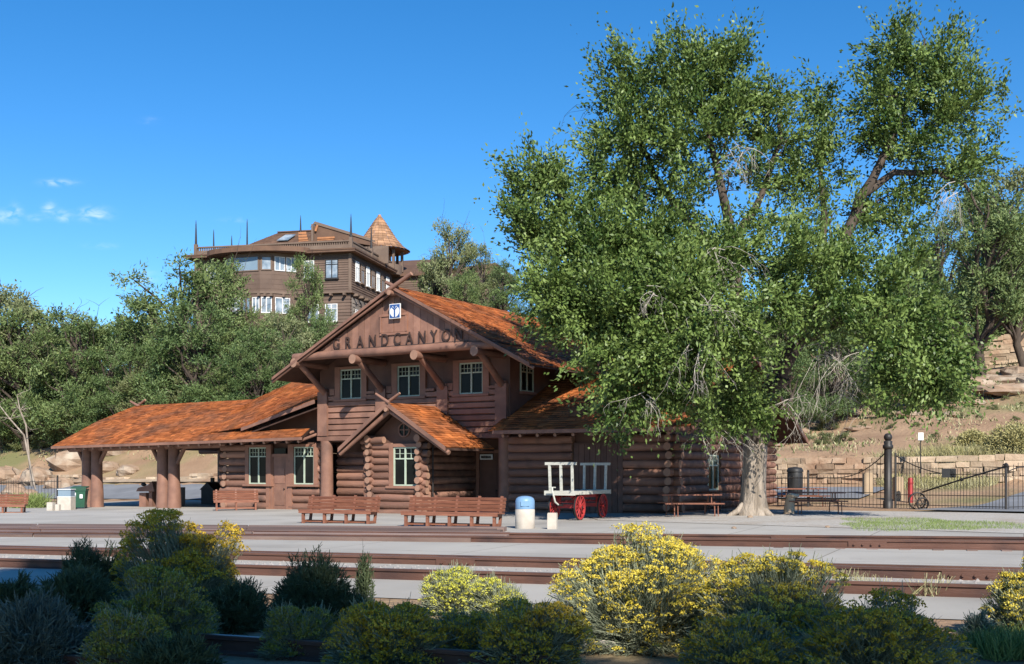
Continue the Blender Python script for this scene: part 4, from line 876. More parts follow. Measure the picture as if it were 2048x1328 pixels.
# luggage wagon
def luggage_wagon():
    r = empty('luggage_wagon'); tag(r, 'old red luggage wagon with grey plank bed and slatted end racks', 'wagon')
    Lh, Wh, zb = 1.45, .50, .92                      # local y runs from the front end (near) to the rear
    b = MB([GREYWOOD])
    for i in range(7): x = -Wh + i * 2 * Wh / 7; b.box((x + .004, -.22, zb), (x + 2 * Wh / 7 - .004, 2 * Lh - .1, zb + .045))
    b.box((-Wh - .05, -.26, zb - .09), (Wh + .05, -.2, zb + .06)); b.box((-Wh - .05, 2 * Lh - .1, zb - .09), (Wh + .05, 2 * Lh - .04, zb + .06)); b.box((-Wh - .045, -.2, zb - .07), (-Wh - .002, 2 * Lh - .1, zb + .05)); b.box((Wh + .002, -.2, zb - .07), (Wh + .045, 2 * Lh - .1, zb + .05)); b.build('bed', r)
    for y, m, lab in ((-.1, GREYWOOD, None), (2 * Lh - .2, GREYWOOD, None)):
        b = MB([m])
        for x in (-Wh + .1, 0, Wh - .1): b.beam((x, y, zb + .05), (x * 1.02, y - (.05 if y < 0 else -.05), zb + .92), .08, .06, (0, 1, 0))
        b.beam((-Wh - .06, y - (.05 if y < 0 else -.05), zb + .95), (Wh + .06, y - (.05 if y < 0 else -.05), zb + .95), .07, .09); b.build('end_rack', r)
    f = MB([RED])
    f.box((-.36, .0, .74), (-.28, 2 * Lh - .2, zb - .005)); f.box((.28, .0, .74), (.36, 2 * Lh - .2, zb - .005)); 
    f.beam((-.3, .7, .8), (.3, .7, .8), .08, .1); f.beam((-.3, 1.9, .8), (.3, 1.9, .8), .08, .1); f.beam((0, .3, .62), (0, 2.3, .62), .07, .07)
    for y in (.35, 2.3): f.tube([(-.44, y, .43), (.44, y, .43)], .035, 8); f.box((-.3, y - .07, .40), (.3, y + .07, .52)); f.beam((-.25, y, .5), (-.25, y, .76), .06, .06); f.beam((.25, y, .5), (.25, y, .76), .06, .06); f.tube([(-.22, y - .25, .60), (0, y - .3, .6), (.22, y - .25, .6), (.22, y + .25, .6), (0, y + .3, .6), (-.22, y + .25, .6), (-.22, y - .25, .6)], .022, 6)
    f.build('undercarriage', r)
    proto = None
    for y, x, R in ((.35, .46, .43), (.35, -.46, .43), (2.3, .46, .43), (2.3, -.46, .43)):
        wrim = MB([RED, IRON]); n = 28
        for (ra, wd, mi) in ((R - .035, .035, 0), (R - .004, .025, 1)):
            for k in range(n):
                t0, t1 = 2 * math.pi * k / n, 2 * math.pi * (k + 1) / n; ri, ro = ra - .035 if mi == 0 else ra - .012, ra + .012
                vs = []
                for t in (t0, t1):
                    for rr in (ri, ro):
                        for d in (-wd, wd): vs.append((d, rr * math.sin(t), rr * math.cos(t)))
                wrim.add(vs, [(0, 1, 5, 4), (2, 6, 7, 3), (0, 4, 6, 2), (1, 3, 7, 5)], mi, .5)
        o = wrim.build('wheel', r); o.location = (x, y, R)
        sp = MB([RED])
        for k in range(12): t = 2 * math.pi * k / 12 + .1; sp.tube([(0, .06 * math.sin(t), .06 * math.cos(t)), (0, (R - .06) * math.sin(t), (R - .06) * math.cos(t))], [.022, .016], 6)
        sp.build('spokes', o); hb = MB([RED, IRON]); hb.tube([(-.08, 0, 0), (.08, 0, 0)], .075, 12); hb.tube([(.08, 0, 0), (.11, 0, 0)], .035, 8, 1); hb.build('hub', o)
    h = MB([GREYWOOD, IRON]); h.tube([(.02, -.02, .50), (.0, -.35, .52)], .03, 8, 1); h.tube([(0, -.32, .52), (-.05, -.48, .62), (-.12, -.55, 1.0), (-.14, -.5, 1.08)], [.03, .032, .03, .028], 8); h.tube([(-.26, -.49, 1.09), (-.03, -.49, 1.09)], .022, 7); h.build('tongue', r)
    return r
wg = luggage_wagon(); ax = math.radians(27); fw = g(1134, 1041)
wg.location = (fw.x - .35 * math.sin(ax), fw.y - .35 * math.cos(ax), float(base_z(fw.x)) + .015); wg.rotation_euler = (0, 0, -ax)

# wheeled bin, cabinet, pedestal and louvred box at the canopy
r = empty('wheeled_bin', ground_at(160, 1017.5), .15); tag(r, 'green plastic wheeled bin with a lid beside the canopy post', 'bin')
mb = MB([GREENBIN]); mb.add([(-.26, -.26, .06), (.26, -.26, .06), (.26, .26, .06), (-.26, .26, .06), (-.34, -.36, .98), (.34, -.36, .98), (.34, .36, .98), (-.34, .36, .98)], [(0, 3, 2, 1), (4, 5, 6, 7), (0, 1, 5, 4), (1, 2, 6, 5), (2, 3, 7, 6), (3, 0, 4, 7)]); mb.box((-.36, -.385, .9), (.36, .37, .985)); mb.build('body', r)
mb = MB([GREENBIN]); mb.prism([(-.37, -.42, 1.0), (.37, -.42, 1.0), (.37, .38, 1.06), (-.37, .38, 1.06)], (0, 0, .06)); mb.tube([(-.25, .44, 1.02), (.25, .44, 1.02)], .025, 6); mb.build('lid', r)
mb = MB([WHITE]); mb.box((-.22, -.362, .66), (-.12, -.345, .80)); mb.box((.06, -.37, .52), (.20, -.345, .72)); mb.build('sticker', r)
for x in (-.24, .24): mb = MB([BLACKP]); mb.tube([(x - .04, .27, .1), (x + .04, .27, .1)], .1, 12); mb.build('wheel', r)
r = MB([WHITE, BEIGE, LODGEGLASS]); r.box((-.34, -.25, 0), (.34, .25, .62), 1); r.box((-.35, -.26, .62), (.35, .26, .65), 0); r.box((-.32, -.22, .65), (.32, .22, .98), 2); r.box((-.35, -.26, .98), (.35, .26, 1.01), 0); o = r.build('cream_cabinet'); o.location = ground_at(133, 1020); o.rotation_euler = (0, 0, -.1); tag(o, 'cream box cabinet with a bluish upper panel next to the green wheeled bin', 'cabinet')
r = empty('covered_pedestal', ground_at(302, 1014), -.35); tag(r, 'brown pedestal with a slanted cover standing by the middle canopy posts', 'pedestal')
mb = MB([BROWN]); mb.box((-.5, -.3, 0), (-.1, .3, .72)); mb.box((.08, -.28, 0), (.28, .28, .9)); mb.build('stand', r)
mb = MB([BROWN]); mb.prism([(-.62, -.4, .80), (.5, -.4, .80), (.36, -.4, 1.32), (.1, -.4, 1.12), (-.5, -.4, .98)], (0, .8, 0)); mb.build('cover', r)
mb = MB([BLACKP]); mb.blob((-.3, -.2, 1.16), .14, sq=(1.2, .8, .7)); mb.build('basin', r)
r = MB([mat('grey_louvre', (.20, .19, .185), (.16, .15, .15), 3, .6)]); r.box((-.24, -.15, 0), (.24, .2, 1.0))
for k in range(14): r.box((-.22, -.18, .06 + k * .065), (.22, -.151, .095 + k * .065))
o = r.build('louvred_box'); o.location = ground_at(358, 1014); o.rotation_euler = (0, 0, -.3); tag(o, 'grey louvred metal box at the foot of a canopy post', 'box')
# low dark shed-like bollard light inside the canopy
r = empty('rubbish_hutch', ground_at(425, 1009), -.5); tag(r, 'black hutch with a little gable lid in the shade of the canopy', 'hutch')
mb = MB([BLACKP]); mb.box((-.45, -.4, 0), (.45, .4, .8)); mb.build('body', r); mb = MB([BLACKP]); mb.prism([(-.52, -.45, .8), (.52, -.45, .8), (0, -.45, 1.2)], (0, .9, 0)); mb.box((-.08, -.08, 1.1), (.08, .08, 1.45)); mb.build('lid', r)

# picnic tables
def picnic_table(L=2.1):
    r = empty('picnic_table')
    t = MB([BENCHW])
    for i in range(5): y = -.36 + i * .145; t.box((-L / 2, y, .72), (L / 2, y + .135, .765))
    t.build('top', r)
    for sgn in (-1, 1):
        t = MB([BENCHW]); t.box((-L / 2 + .02, sgn * .72 - .13, .43), (L / 2 - .02, sgn * .72 - .004, .47)); t.box((-L / 2 + .02, sgn * .72 + .004, .43), (L / 2 - .02, sgn * .72 + .13, .47)); t.build('seat', r)
    for x in (-L / 2 + .35, L / 2 - .35):
        t = MB([DEADWOOD if False else BENCHW]); t.tube([(x, -.78, 0), (x, -.74, .42)], .022, 7); t.tube([(x, .78, 0), (x, .74, .42)], .022, 7); t.tube([(x, -.76, .40), (x, .76, .40)], .022, 7); t.tube([(x, -.3, .40), (x, -.25, .72)], .022, 7); t.tube([(x, .3, .40), (x, .25, .72)], .022, 7); t.tube([(x + .12, -.78, 0), (x + .12, -.74, .42)], .018, 7); t.build('leg_frame', r)
    return r
T = picnic_table()
def put_table(root, px, py, rz, label): p = ground_at(px, py); root.location = p; root.rotation_euler = (0, 0, rz); tag(root, label, 'picnic table', 'wooden picnic tables round the big tree')
put_table(T, 1380, 1032.5, math.radians(3), 'sunlit picnic table between the log corner and the big tree trunk')
put_table(copy_tree(T, (0, 0, 0)), 1462, 1024, math.radians(-30), 'picnic table in deep shade half hidden behind the big tree trunk')
put_table(copy_tree(T, (0, 0, 0)), 1628, 1027, math.radians(-4), 'dark picnic table just right of the big tree trunk')
put_table(copy_tree(T, (0, 0, 0)), 1600, 1013, math.radians(6), 'dark picnic table behind the nearer right one, along the iron fence')
r = empty('trash_barrel', ground_at(1590, 1006)); tag(r, 'tall black trash barrel standing by the iron fence behind the picnic tables', 'barrel')
mb = MB([BLACKP]); mb.lathe((0, 0, 0), [(.30, 0), (.33, .1), (.36, .8), (.36, 1.15), (.34, 1.2)], 22); mb.build('body', r); mb = MB([BLACKP]); mb.lathe((0, 0, 0), [(.38, 1.2), (.38, 1.27), (.30, 1.37), (.001, 1.40)], 22); mb.build('lid', r); r.scale = (1, 1, 1.2)
r = MB([STONE, GREYWOOD]); r.tube([(0, 0, 0), (.02, .02, .35), (.06, 0, .62)], [.2, .17, .15], 10, jit=.1); r.blob((.12, -.02, .66), .2, sq=(1.3, 1, .45)); o = r.build('stone_fountain'); o.location = ground_at(1578, 1029); tag(o, 'pale grey stone drinking fountain with a spreading top, right of the tree trunk', 'fountain')

# ------------------------------------------------------------------ iron fences and the gate
def iron_fence(path, zt, name, label, cat, picket=.14, rails=(.12, .8), spear=.12, posts=(), parent=None, bars=None):
    """path = list of ground points; zt(t) = height of the top rail"""
    r = parent or empty(name, path[0]); 
    if not parent: tag(r, label, cat)
    o = path[0]; tot = sum((path[i + 1] - path[i]).length for i in range(len(path) - 1)); n = int(tot / picket); pk = MB([IRON]); rl = MB([IRON])
    def pt(t):
        d = t * tot
        for i in range(len(path) - 1):
            l = (path[i + 1] - path[i]).length
            if d <= l or i == len(path) - 2: return path[i].lerp(path[i + 1], min(1, d / l)) - o
            d -= l
    for i in range(n + 1):
        p = pt(i / n); h = zt(i / n); pk.tube([p + Vector((0, 0, .03)), p + Vector((0, 0, h + spear))], [.011, .011], 5); pk.tube([p + Vector((0, 0, h + spear)), p + Vector((0, 0, h + spear + .06))], [.016, .002], 5)
    m = 30
    for f in list(rails) + [None]:
        pts = [pt(i / m) + Vector((0, 0, zt(i / m) if f is None else f)) for i in range(m + 1)]; rl.tube(pts, .02 if f is None else .016, 6)
    pk.build('pickets', r)['kind'] = 'stuff'; rl.build('rails', r)
    for t in posts:
        p = pt(t); pm = MB([IRON]); pm.box((p.x - .04, p.y - .04, -.1 + p.z), (p.x + .04, p.y + .04, p.z + zt(t) + .25)); pm.blob((p.x, p.y, p.z + zt(t) + .29), .055); pm.build('post', r)
    return r
gp = ground_at(1776, 1017, 0); ge = ground_at(2012, 1023, 0)
fl = [ground_at(1530, 1013, 0), ground_at(1580, 1013, 0), ground_at(1650, 1014, 0), gp]
def swoop(t): return 1.22 + (1.1 * max(0, (t - .55) / .45) ** 2.2)
iron_fence(fl, swoop, 'iron_fence', 'black iron picket fence behind the picnic tables, sweeping up to the ball topped post', 'fence', .17, (.15, .62), .05, (.33,))
fl2 = [ground_at(1436, 1027, 0), ground_at(1484, 1021, 0)]
iron_fence(fl2, lambda t: 1.05, 'iron_fence', 'short iron fence in the shade between log side wall and tree trunk', 'fence', .17, (.15,), .05, (1,))
fl3 = [ground_at(-160, 1012, 0), ground_at(36, 1012, 0), ground_at(122, 1010, 0)]
iron_fence(fl3, lambda t: 1.35, 'iron_fence', 'thin iron picket fence at the left edge behind the bench', 'fence', .17, (.2,), .06, (.25, .6, .98))
r = empty('gate_post', gp); tag(r, 'thick black gate post topped with a big ball', 'gate post')
mb = MB([IRON]); mb.tube([(0, 0, -.1), (0, 0, .3), (0, 0, .32), (0, 0, 2.35)], [.19, .19, .15, .15], 16); mb.lathe((0, 0, 0), [(.15, 2.35), (.2, 2.38), (.2, 2.5), (.15, 2.54), (.17, 2.66), (.08, 2.70)], 16); mb.build('shaft', r)
mb = MB([IRON]); mb.lathe((0, 0, 2.82), [(.001, -.16)] + [(.165 * math.sin(t), -.165 * math.cos(t)) for t in np.linspace(.35, math.pi - .05, 10)] + [(.001, .166)], 16); mb.build('ball', r)
gs = gp + Vector((.28, -.05, 0))
gt = iron_fence([gs, ge], lambda t: 1.35 + .75 * max(0, 1 - t / .55) ** 1.9, 'iron_gate', 'black iron gate with a sagging top rail and diagonal brace across the drive', 'gate', .135, (.16, .55), .16)
d = ge - gs
mb = MB([IRON]); mb.beam((0, 0, -.02), (0, 0, 2.2), .07, .07); mb.build('hinge_stile', gt)
mb = MB([IRON]); mb.beam(d + Vector((0, 0, -.02)), d + Vector((0, 0, 1.72)), .07, .07); mb.blob(d + Vector((0, 0, 1.66)), .1); mb.build('latch_stile', gt)
mb = MB([IRON]); mb.tube([d * .26 + Vector((0, 0, .66)), d * .62 + Vector((0, 0, 1.15)), d + Vector((0, 0, 1.62))], .032, 7); mb.blob(d * .62 + Vector((0, 0, 1.15)), .07); mb.build('diagonal_brace', gt)
mb = MB([IRON, BLACKP]); c = d * .52; n_ = Vector((d.y, -d.x, 0)).normalized(); mb.prism([c + Vector((-.24, .1, 1.22)) + n_ * .05, c + Vector((.24, -.02, 1.22)) + n_ * .05, c + Vector((.24, -.02, 1.56)) + n_ * .05, c + Vector((-.24, .1, 1.56)) + n_ * .05], n_ * .02, 1); mb.build('plate', gt)
for k in range(2):
    mb = MB([IRON, DEADWOOD]); c = d * (.20 + .05 * k); R_ = .32 - .1 * k
    mb.tube([c + Vector((.0, -.1, R_)) + Vector((math.cos(t) * R_, -.05, math.sin(t) * R_)) for t in np.linspace(0, 2 * math.pi, 17)], .035, 6, cap=False)
    for q in range(3): t = q * math.pi / 3; mb.tube([c + Vector((math.cos(t) * R_, -.15, R_ + math.sin(t) * R_)), c + Vector((-math.cos(t) * R_, -.15, R_ - math.sin(t) * R_))], .014, 5)
    mb.build('gate_wheel', gt)
iron_fence([ge + Vector((.1, 0, 0)), ge + Vector((1.2, .2, .02))], lambda t: 1.45 + .15 * math.sin(t * 3), 'iron_fence', 'second iron gate leaf at the right edge, closing the drive', 'gate', .16, (.16, .55), .12)
# things seen through the gate
def at_terrain(px, Y, off=0): p = onhill(px, Y, 0); p.z += off; return p
p = at_terrain(1821, 49); r = MB([RED]); r.tube([(0, 0, -.1), (0, 0, 1.0), (0, 0, 1.06)], [.11, .11, .09], 12); r.lathe((0, 0, 0), [(.13, .8), (.13, .86)], 12); o = r.build('red_bollard'); o.location = p; tag(o, 'red round bollard seen through the iron gate', 'bollard')
for px, Y, lab in ((1796, 50, 'square tan wooden post left of the red bollard'), (1736, 53, 'tan wooden post between the iron fence pickets left of the gate post')):
    r = MB([mat('tan_wood', (.42, .31, .20), (.34, .25, .16), 2, .8)]); r.box((-.2, -.15, -.1), (.2, .15, 1.0)); r.box((-.17, -.12, 1.0), (.17, .12, 1.04)); o = r.build('wooden_post'); o.location = at_terrain(px, Y); tag(o, lab, 'post')
for px, Y, zt, lab in ((1841, 56, 866, 'thin pole with a small white plate rising above the gate'), (2024, 58, 850, 'thin bare grey pole behind the second gate leaf at right')):
    p = at_terrain(px, Y); top = at(px, zt, Y).z - p.z; r = empty('sign_pole', p); tag(r, lab, 'pole'); mb = MB([IRON]); mb.tube([(0, 0, -.1), (0, 0, top)], .025, 6); mb.build('shaft', r); mb = MB([WHITE]); mb.box((-.13, -.05, top - .35), (.13, -.027, top + .02)) if px < 1900 else mb.tube([(0, 0, top - .3), (0, 0, top + .02)], .035, 6); mb.build('plate' if px < 1900 else 'cap', r)

# ------------------------------------------------------------------ stone walls, boulders
def stone_wall(name, path, hfun, label, course=.28, thick=.5, seed=1, mats=None, gap=.012, batter=.0):
    rng = random.Random(seed); mb = MB(mats or [STONE]); path = [Vector((p[0], p[1], 0)) for p in path]
    tot = sum((path[i + 1] - path[i]).length for i in range(len(path) - 1))
    def pt(t):
        d = t
        for i in range(len(path) - 1):
            l = (path[i + 1] - path[i]).length
            if d <= l or i == len(path) - 2: return path[i].lerp(path[i + 1], d / l), (path[i + 1] - path[i]).normalized()
            d -= l
    z = 0; row = 0
    while z < 6:
        h = course * rng.uniform(.65, 1.25); t = rng.uniform(0, .4); any_ = False
        while t < tot:
            L = course * rng.choice((1.2, 1.8, 2.4, 3.0, 3.6)) * rng.uniform(.8, 1.2)
            p, d = pt(min(tot, t + L / 2)); H = hfun((t + L / 2) / tot)
            if z + h * .5 < H:
                any_ = True; r = Vector((d.y, -d.x, 0)); zb = tz(p.x, p.y) - .25
                o = rng.uniform(-.06, .07) - batter * z; tk = thick
                hh = h - gap; ll = L - gap * 2; c = p + r * o
                vs = []
                for a in (-1, 1):
                    for b in (-1, 1):
                        for e in (0, 1):
                            j = lambda k=.03: rng.uniform(-k, k)
                            vs.append(c + d * (a * ll / 2 + j()) + r * (b * tk / 2 + j(.04)) + Vector((0, 0, zb + z + e * hh + j(.02))))
                mb.add(vs, [(0, 1, 3, 2), (4, 6, 7, 5), (0, 4, 5, 1), (2, 3, 7, 6), (1, 5, 7, 3), (0, 2, 6, 4)])
            t += L
        z += h; row += 1
        if not any_: break
    return tag(mb.build(name), label, 'stone wall')
wl = [onhill(1500, 62), onhill(1620, 61.5), onhill(1760, 62), onhill(1850, 64)]
# find where the bank steps up at the right and set the walls on it
def bank(s, w): p = sw(s, w); return p
stone_wall('stone_wall', [bank(6, 20.6), bank(13, 20.4), bank(17, 20.3), bank(23, 21.0), bank(30, 22.4)], lambda t: 1.65 - .25 * t, 'low tan dry stone retaining wall behind the iron fence and picnic tables', .26, .7, 5)
stone_wall('stone_wall', [bank(9, 67.4), bank(18, 67.2), bank(30, 67.6), bank(45, 68)], lambda t: 2.9 + .2 * math.sin(t * 9), 'tall tan rubble stone wall high on the slope at the right edge', .38, .9, 6)
stone_wall('stone_wall', [bank(-95, 19.2), bank(-62, 19.0), bank(-30, 18.9)], lambda t: .5 + .2 * math.sin(t * 20), 'low pale stone kerb wall along the far side of the road seen under the canopy', .25, .6, 8)
BOULD = mat('brown_boulder', (.34, .235, .16), (.25, .175, .12), 1.0, .95, .1, third=((.45, .37, .28), .7, .5, .7), bump=.8, bscale=5, bdist=.06)
rng = random.Random(77)
def boulder(p, r, label, group=None, sq=(1.3, 1, .65), m=BOULD):
    mb = MB([m]); mb.rng = random.Random(rng.random()); mb.blob((0, 0, 0), r, n=11, m=7, jit=.14, sq=sq); o = mb.build('boulder'); o.location = p; o.rotation_euler = (0, 0, rng.uniform(0, 6)); tag(o, label, 'boulder', group); return o
for (px, Y, r) in ((30, 86, 1.1), (75, 92, 1.4), (118, 88, 1.0), (150, 94, 1.7), (214, 90, .9), (240, 95, 1.5), (255, 88, .8), (300, 96, 1.5), (410, 92, 1.2), (60, 84, .7), (185, 100, 1.6), (10, 95, 1.3), (275, 100, 1.2), (440, 98, 1.5)):
    boulder(onhill(px, Y, -.1), r, 'brown weathered boulder on the dirt bank beyond the road at left', 'boulders on the left bank')
for (px, Y, r) in ((1600, 74, .7), (1690, 78, .9), (1960, 80, .9), (2010, 86, 1.0), (1930, 84, .9), (2040, 84, 1.1), (1820, 72, .6), (1900, 70, .5), (1950, 76, .6), (1945, 82, 1.2), (1975, 84, 1.4), (2005, 83, 1.2), (2035, 86, 1.5), (2060, 82, 1.3), (1990, 79, 1.0), (2030, 78, 1.1), (1930, 80, .9), (1965, 87, 1.2), (2000, 88, 1.1), (1560, 70, .5), (1720, 72, .5)):
    boulder(onhill(px, Y, -.05), r, 'red brown rock ledge boulder on the slope at right', 'rocks on the right slope', (1.9, 1, .45))
for (px, py, r, lab) in ((1500, 1036, .09, None), (1655, 1056, .06, 'dark pebble on the pale gravel in front of the big tree'), (1468, 1058, .06, None), (1950, 1000, .28, None)):
    p = ground_at(px, py, .03)
    boulder(p, r, {1500: 'small stone at the foot of the big tree trunk', 1655: 'dark pebble on the gravel right of the big tree', 1468: 'dark pebble on the gravel left of the big tree', 1950: 'pale whitish rock lying by the bottom of the iron gate'}[px], m=STONE if px == 1950 else BOULD)
for (px, py, l, lab) in ((1203, 1304, .34, 'short pale log lying on the dirt below the big yellow bush'),):
    p = g(px, py); mb = MB([DEADWOOD]); mb.tube([(-l / 2, 0, .05), (0, .02, .06), (l / 2, .05, .055)], [.045, .05, .042], 9, jit=.06); o = mb.build('log'); o.location = (p.x, p.y, tz(p.x, p.y)); tag(o, lab, 'log')

# ------------------------------------------------------------------ trees
def crown_leaves(rng, lobes, leaf, aspect, up=.4, spread=.8, cl=(.35, .75), per=34, thin=.42, long=.45, droop_below=None):
    """lobes: (centre, (rx,ry,rz), count of clusters); leaves come in clusters near the lobe surface"""
    V = []; Fq = []; T = []; o = 0
    for (c, r, n) in lobes:
        d = rand_dirs(rng, n); rad = rng.random(n) ** .45
        C = np.array(c)[None] + d * rad[:, None] * np.array(r)[None]
        k = per; size = rng.uniform(cl[0], cl[1], n)
        axis = d + np.array([0, 0, up if droop_below is None or c[2] > droop_below else -.35])[None] + (rng.normal(0, .35, d.shape) if long > .5 else 0); axis /= np.linalg.norm(axis, axis=1)[:, None]
        P = np.repeat(C, k, 0) + rng.normal(size=(n * k, 3)) * np.repeat(size, k)[:, None] * np.array([thin, thin, thin * .8])[None] + np.repeat(axis, k, 0) * (rng.normal(size=(n * k, 1)) * np.repeat(size, k)[:, None] * long)
        v, f = leaf_quads(rng, P, leaf * rng.uniform(.55, 1.4, n * k), leaf * aspect * rng.uniform(.7, 1.25, n * k), np.repeat(axis, k, 0), spread)
        t = np.clip(np.repeat(rng.normal(.45, .26, n), k) + rng.normal(0, .17, n * k), 0, 1)
        V.append(v); Fq.append(f + o); T.append(t); o += len(v)
    return np.concatenate(V), np.concatenate(Fq), np.concatenate(T)
def limb(mb, p, q, r0, r1, rng, wob=.12, n=6, mi=0):
    p, q = Vector(p), Vector(q); L = (q - p).length; pts = []; rs = []
    for i in range(n + 1):
        t = i / n; a = math.sin(t * math.pi) * wob * L
        pts.append(p.lerp(q, t) + Vector((rng.uniform(-1, 1), rng.uniform(-1, 1), rng.uniform(-.5, .8))) * a * .5); rs.append(r0 + (r1 - r0) * t)
    mb.tube(pts, rs, 7, mi); return pts
def twigs(mb, rng, p, d, L, r, depth, mi=0, droop=0):
    p = Vector(p); d = Vector(d).normalized(); n = 4; pts = [p]; q = p.copy(); dd = d.copy()
    for i in range(n):
        dd = (dd + Vector((rng.uniform(-.35, .35), rng.uniform(-.35, .35), rng.uniform(-.3, .25) - droop))).normalized(); q = q + dd * L / n; pts.append(q.copy())
    mb.tube(pts, [r * (1 - .75 * i / n) for i in range(n + 1)], 5, mi, cap=False)
    if depth:
        for k in range(rng.randint(2, 4)):
            j = rng.randint(1, n); nd = (dd + Vector((rng.uniform(-1, 1), rng.uniform(-1, 1), rng.uniform(-.9, .5)))).normalized(); twigs(mb, rng, pts[j], nd, L * rng.uniform(.4, .7), r * .5, depth - 1, mi, droop)
def conifer(name, H, R, seed, m, lobes_n, per=26, leaf=.3, low=.12, lean=0, aspect=.34, profile='round', cn=26, bark=BARKDK):
    rng = random.Random(seed); nr = np.random.default_rng(seed); root = empty(name); mb = MB([bark]); lobes = []
    top = Vector((lean, rng.uniform(-.3, .3), H * .86))
    tp = limb(mb, (0, 0, -.5), top, .055 * H * .5 + .06, .04, rng, .10, 8)
    for i in range(lobes_n):
        f = low + (1 - low) * ((i + rng.random() * .8) / lobes_n)
        if profile == 'round': rr = R * math.sqrt(max(.05, 1 - ((f - .48) / .56) ** 2))
        elif profile == 'cone': rr = R * (1.08 - f) ** .8
        else: rr = R * (.35 + .75 * f) * (1 if f < .85 else .75)
        a = rng.uniform(0, 2 * math.pi) if i % 3 else i * 2.4; q = rng.uniform(.35, .9) * rr
        c = Vector((math.cos(a) * q + lean * f, math.sin(a) * q, H * f)); s = rng.uniform(.24, .40) * R * (1 - .35 * f)
        lobes.append((tuple(c), (s * 1.15, s * 1.15, s * .72), max(4, int(cn * (s / (.32 * R)) ** 2))))
        base = tp[min(8, max(1, int(f * 8 - 1)))]; limb(mb, base, c, .028 * H * .4 + .02, .02, rng, .12, 4)
        if rng.random() < .3: twigs(mb, rng, c, c - base, R * .5, .03, 1)
    mb.build('trunk', root); V, Fq, T = crown_leaves(nr, lobes, leaf, aspect, per=per, cl=(.3, .62) if H > 3 else (.18, .35)); numesh('crown', V, Fq, [m], T, parent=root)
    return root
HIDE = []
PH = 10.0
PROT = {
 'pinyon_a': conifer('pinyon_tree', 10, 3.9, 1, PINYON, 44, per=30, leaf=.27, cn=24), 'pinyon_b': conifer('pinyon_tree', 10, 4.4, 2, PINYON, 40, lean=1.3, low=.2, per=30, leaf=.27, cn=24),
 'juniper_a': conifer('juniper_tree', 10, 3.5, 3, JUNIPER, 46, leaf=.24, per=30, cn=24), 'juniper_b': conifer('juniper_tree', 10, 4.3, 4, JUNIPER, 42, leaf=.25, low=.05, per=30, cn=24),
 'oak': conifer('oak_tree', 10, 4.3, 5, OLIVE, 42, leaf=.22, aspect=.55, per=30, cn=24), 'pale': conifer('pale_tree', 10, 3.8, 6, PALEOAK, 46, leaf=.23, aspect=.5, per=30, cn=24, low=.2),
 'open': conifer('open_pinyon_tree', 10, 4.3, 8, PINYON, 24, per=24, low=.38, profile='fan', cn=24, leaf=.27), 'tallpine': conifer('tall_pine_tree', 10, 2.9, 15, PINYON, 44, per=30, leaf=.24, cn=22, low=.36, lean=-.6), 'shrub': conifer('hill_shrub', 2.0, 1.3, 9, OLIVE, 12, leaf=.13, aspect=.5, low=.05, per=24)}
USED = set()
def tree(kind, px, Y, toppy, label, wf=1.0, cat='tree', group=None, dz=.15, rz=None, name=None):
    if px < 640:
        tx = (px - 1024) / F; Y = max(Y, (25.0 + 41.55 - 2.53) / (tx * VS.x + VS.y))
    p = onhill(px, Y, dz); top = at(px, toppy, Y).z; H = top - p.z; base_h = 2.0 if kind == 'shrub' else PH
    sc = max(.2, H / base_h / .99); rnd = random.Random(px * 7 + int(Y)); s3 = (sc * wf, sc * wf, sc)
    rz = rnd.uniform(0, 6.28) if rz is None else rz
    if kind in USED: r = copy_tree(PROT[kind], p, rz, s3)
    else: USED.add(kind); r = PROT[kind]; r.location = p; r.rotation_euler = (0, 0, rz); r.scale = s3
    r['label'] = label; r['category'] = cat
    if group: r['group'] = group
    return r
# left hillside, from the left edge to the lodge
tree('pale', 8, 82, 590, 'yellow green leafy tree cut by the left edge of the photo', 1.0)
tree('pinyon_b', 58, 88, 632, 'broad pinyon second from the left edge on the hillside', 1.0)
tree('pinyon_a', 150, 92, 628, 'tall pinyon left of the canopy, its top the highest on the left skyline', 1.0)
tree('juniper_a', 108, 82, 742, 'dark juniper low on the bank beside the pale bare dead trunks', 1.1)
tree('juniper_b', 218, 98, 655, 'dark juniper on the skyline just right of the tall left pinyon', 1.0)
tree('juniper_a', 262, 90, 702, 'mid sized juniper behind the crossed logs at the left end of the canopy ridge', .95)
tree('oak', 300, 84, 742, 'olive scrub oak directly behind the canopy ridge at its left end', 1.15)
tree('juniper_b', 205, 82, 758, 'low juniper above the left slope of the canopy roof', 1.05)
tree('pale', 245, 104, 735, 'small pale dry looking tree in a gap of the junipers over the canopy', .8)
tree('pinyon_a', 350, 94, 655, 'pinyon under the open topped tree left of the lodge', 1.0)
tree('open', 352, 98, 530, 'gnarled open crowned pinyon standing against the sky left of the lodge', 1.05, rz=.4)
tree('pinyon_b', 420, 99, 535, 'crooked pinyon hiding the left windows of the lodge', .72)
tree('juniper_a', 392, 90, 610, 'juniper in front of the left end of the lodge wall', 1.05)
tree('oak', 388, 82, 735, 'olive scrub oak behind the middle of the canopy ridge', 1.15)
tree('juniper_b', 490, 88, 668, 'wide juniper below the lodge bay window', 1.0)
tree('pinyon_a', 612, 97, 524, 'bushy pinyon in front of the lodge between bay and right window', .5)
tree('pinyon_b', 545, 96, 632, 'lower pinyon under the foot of the lodge bay', .75)
tree('pale', 572, 90, 640, 'bright green tree above the left roof, below the lodge balcony', .8)
tree('juniper_a', 520, 81, 705, 'dark juniper just above the step in the left roof', 1.05)
tree('juniper_b', 628, 92, 640, 'juniper at the left of the depot gable, below the lodge corner', .8)
tree('pinyon_a', 455, 80, 735, 'small pinyon behind the right part of the canopy ridge', 1.1)
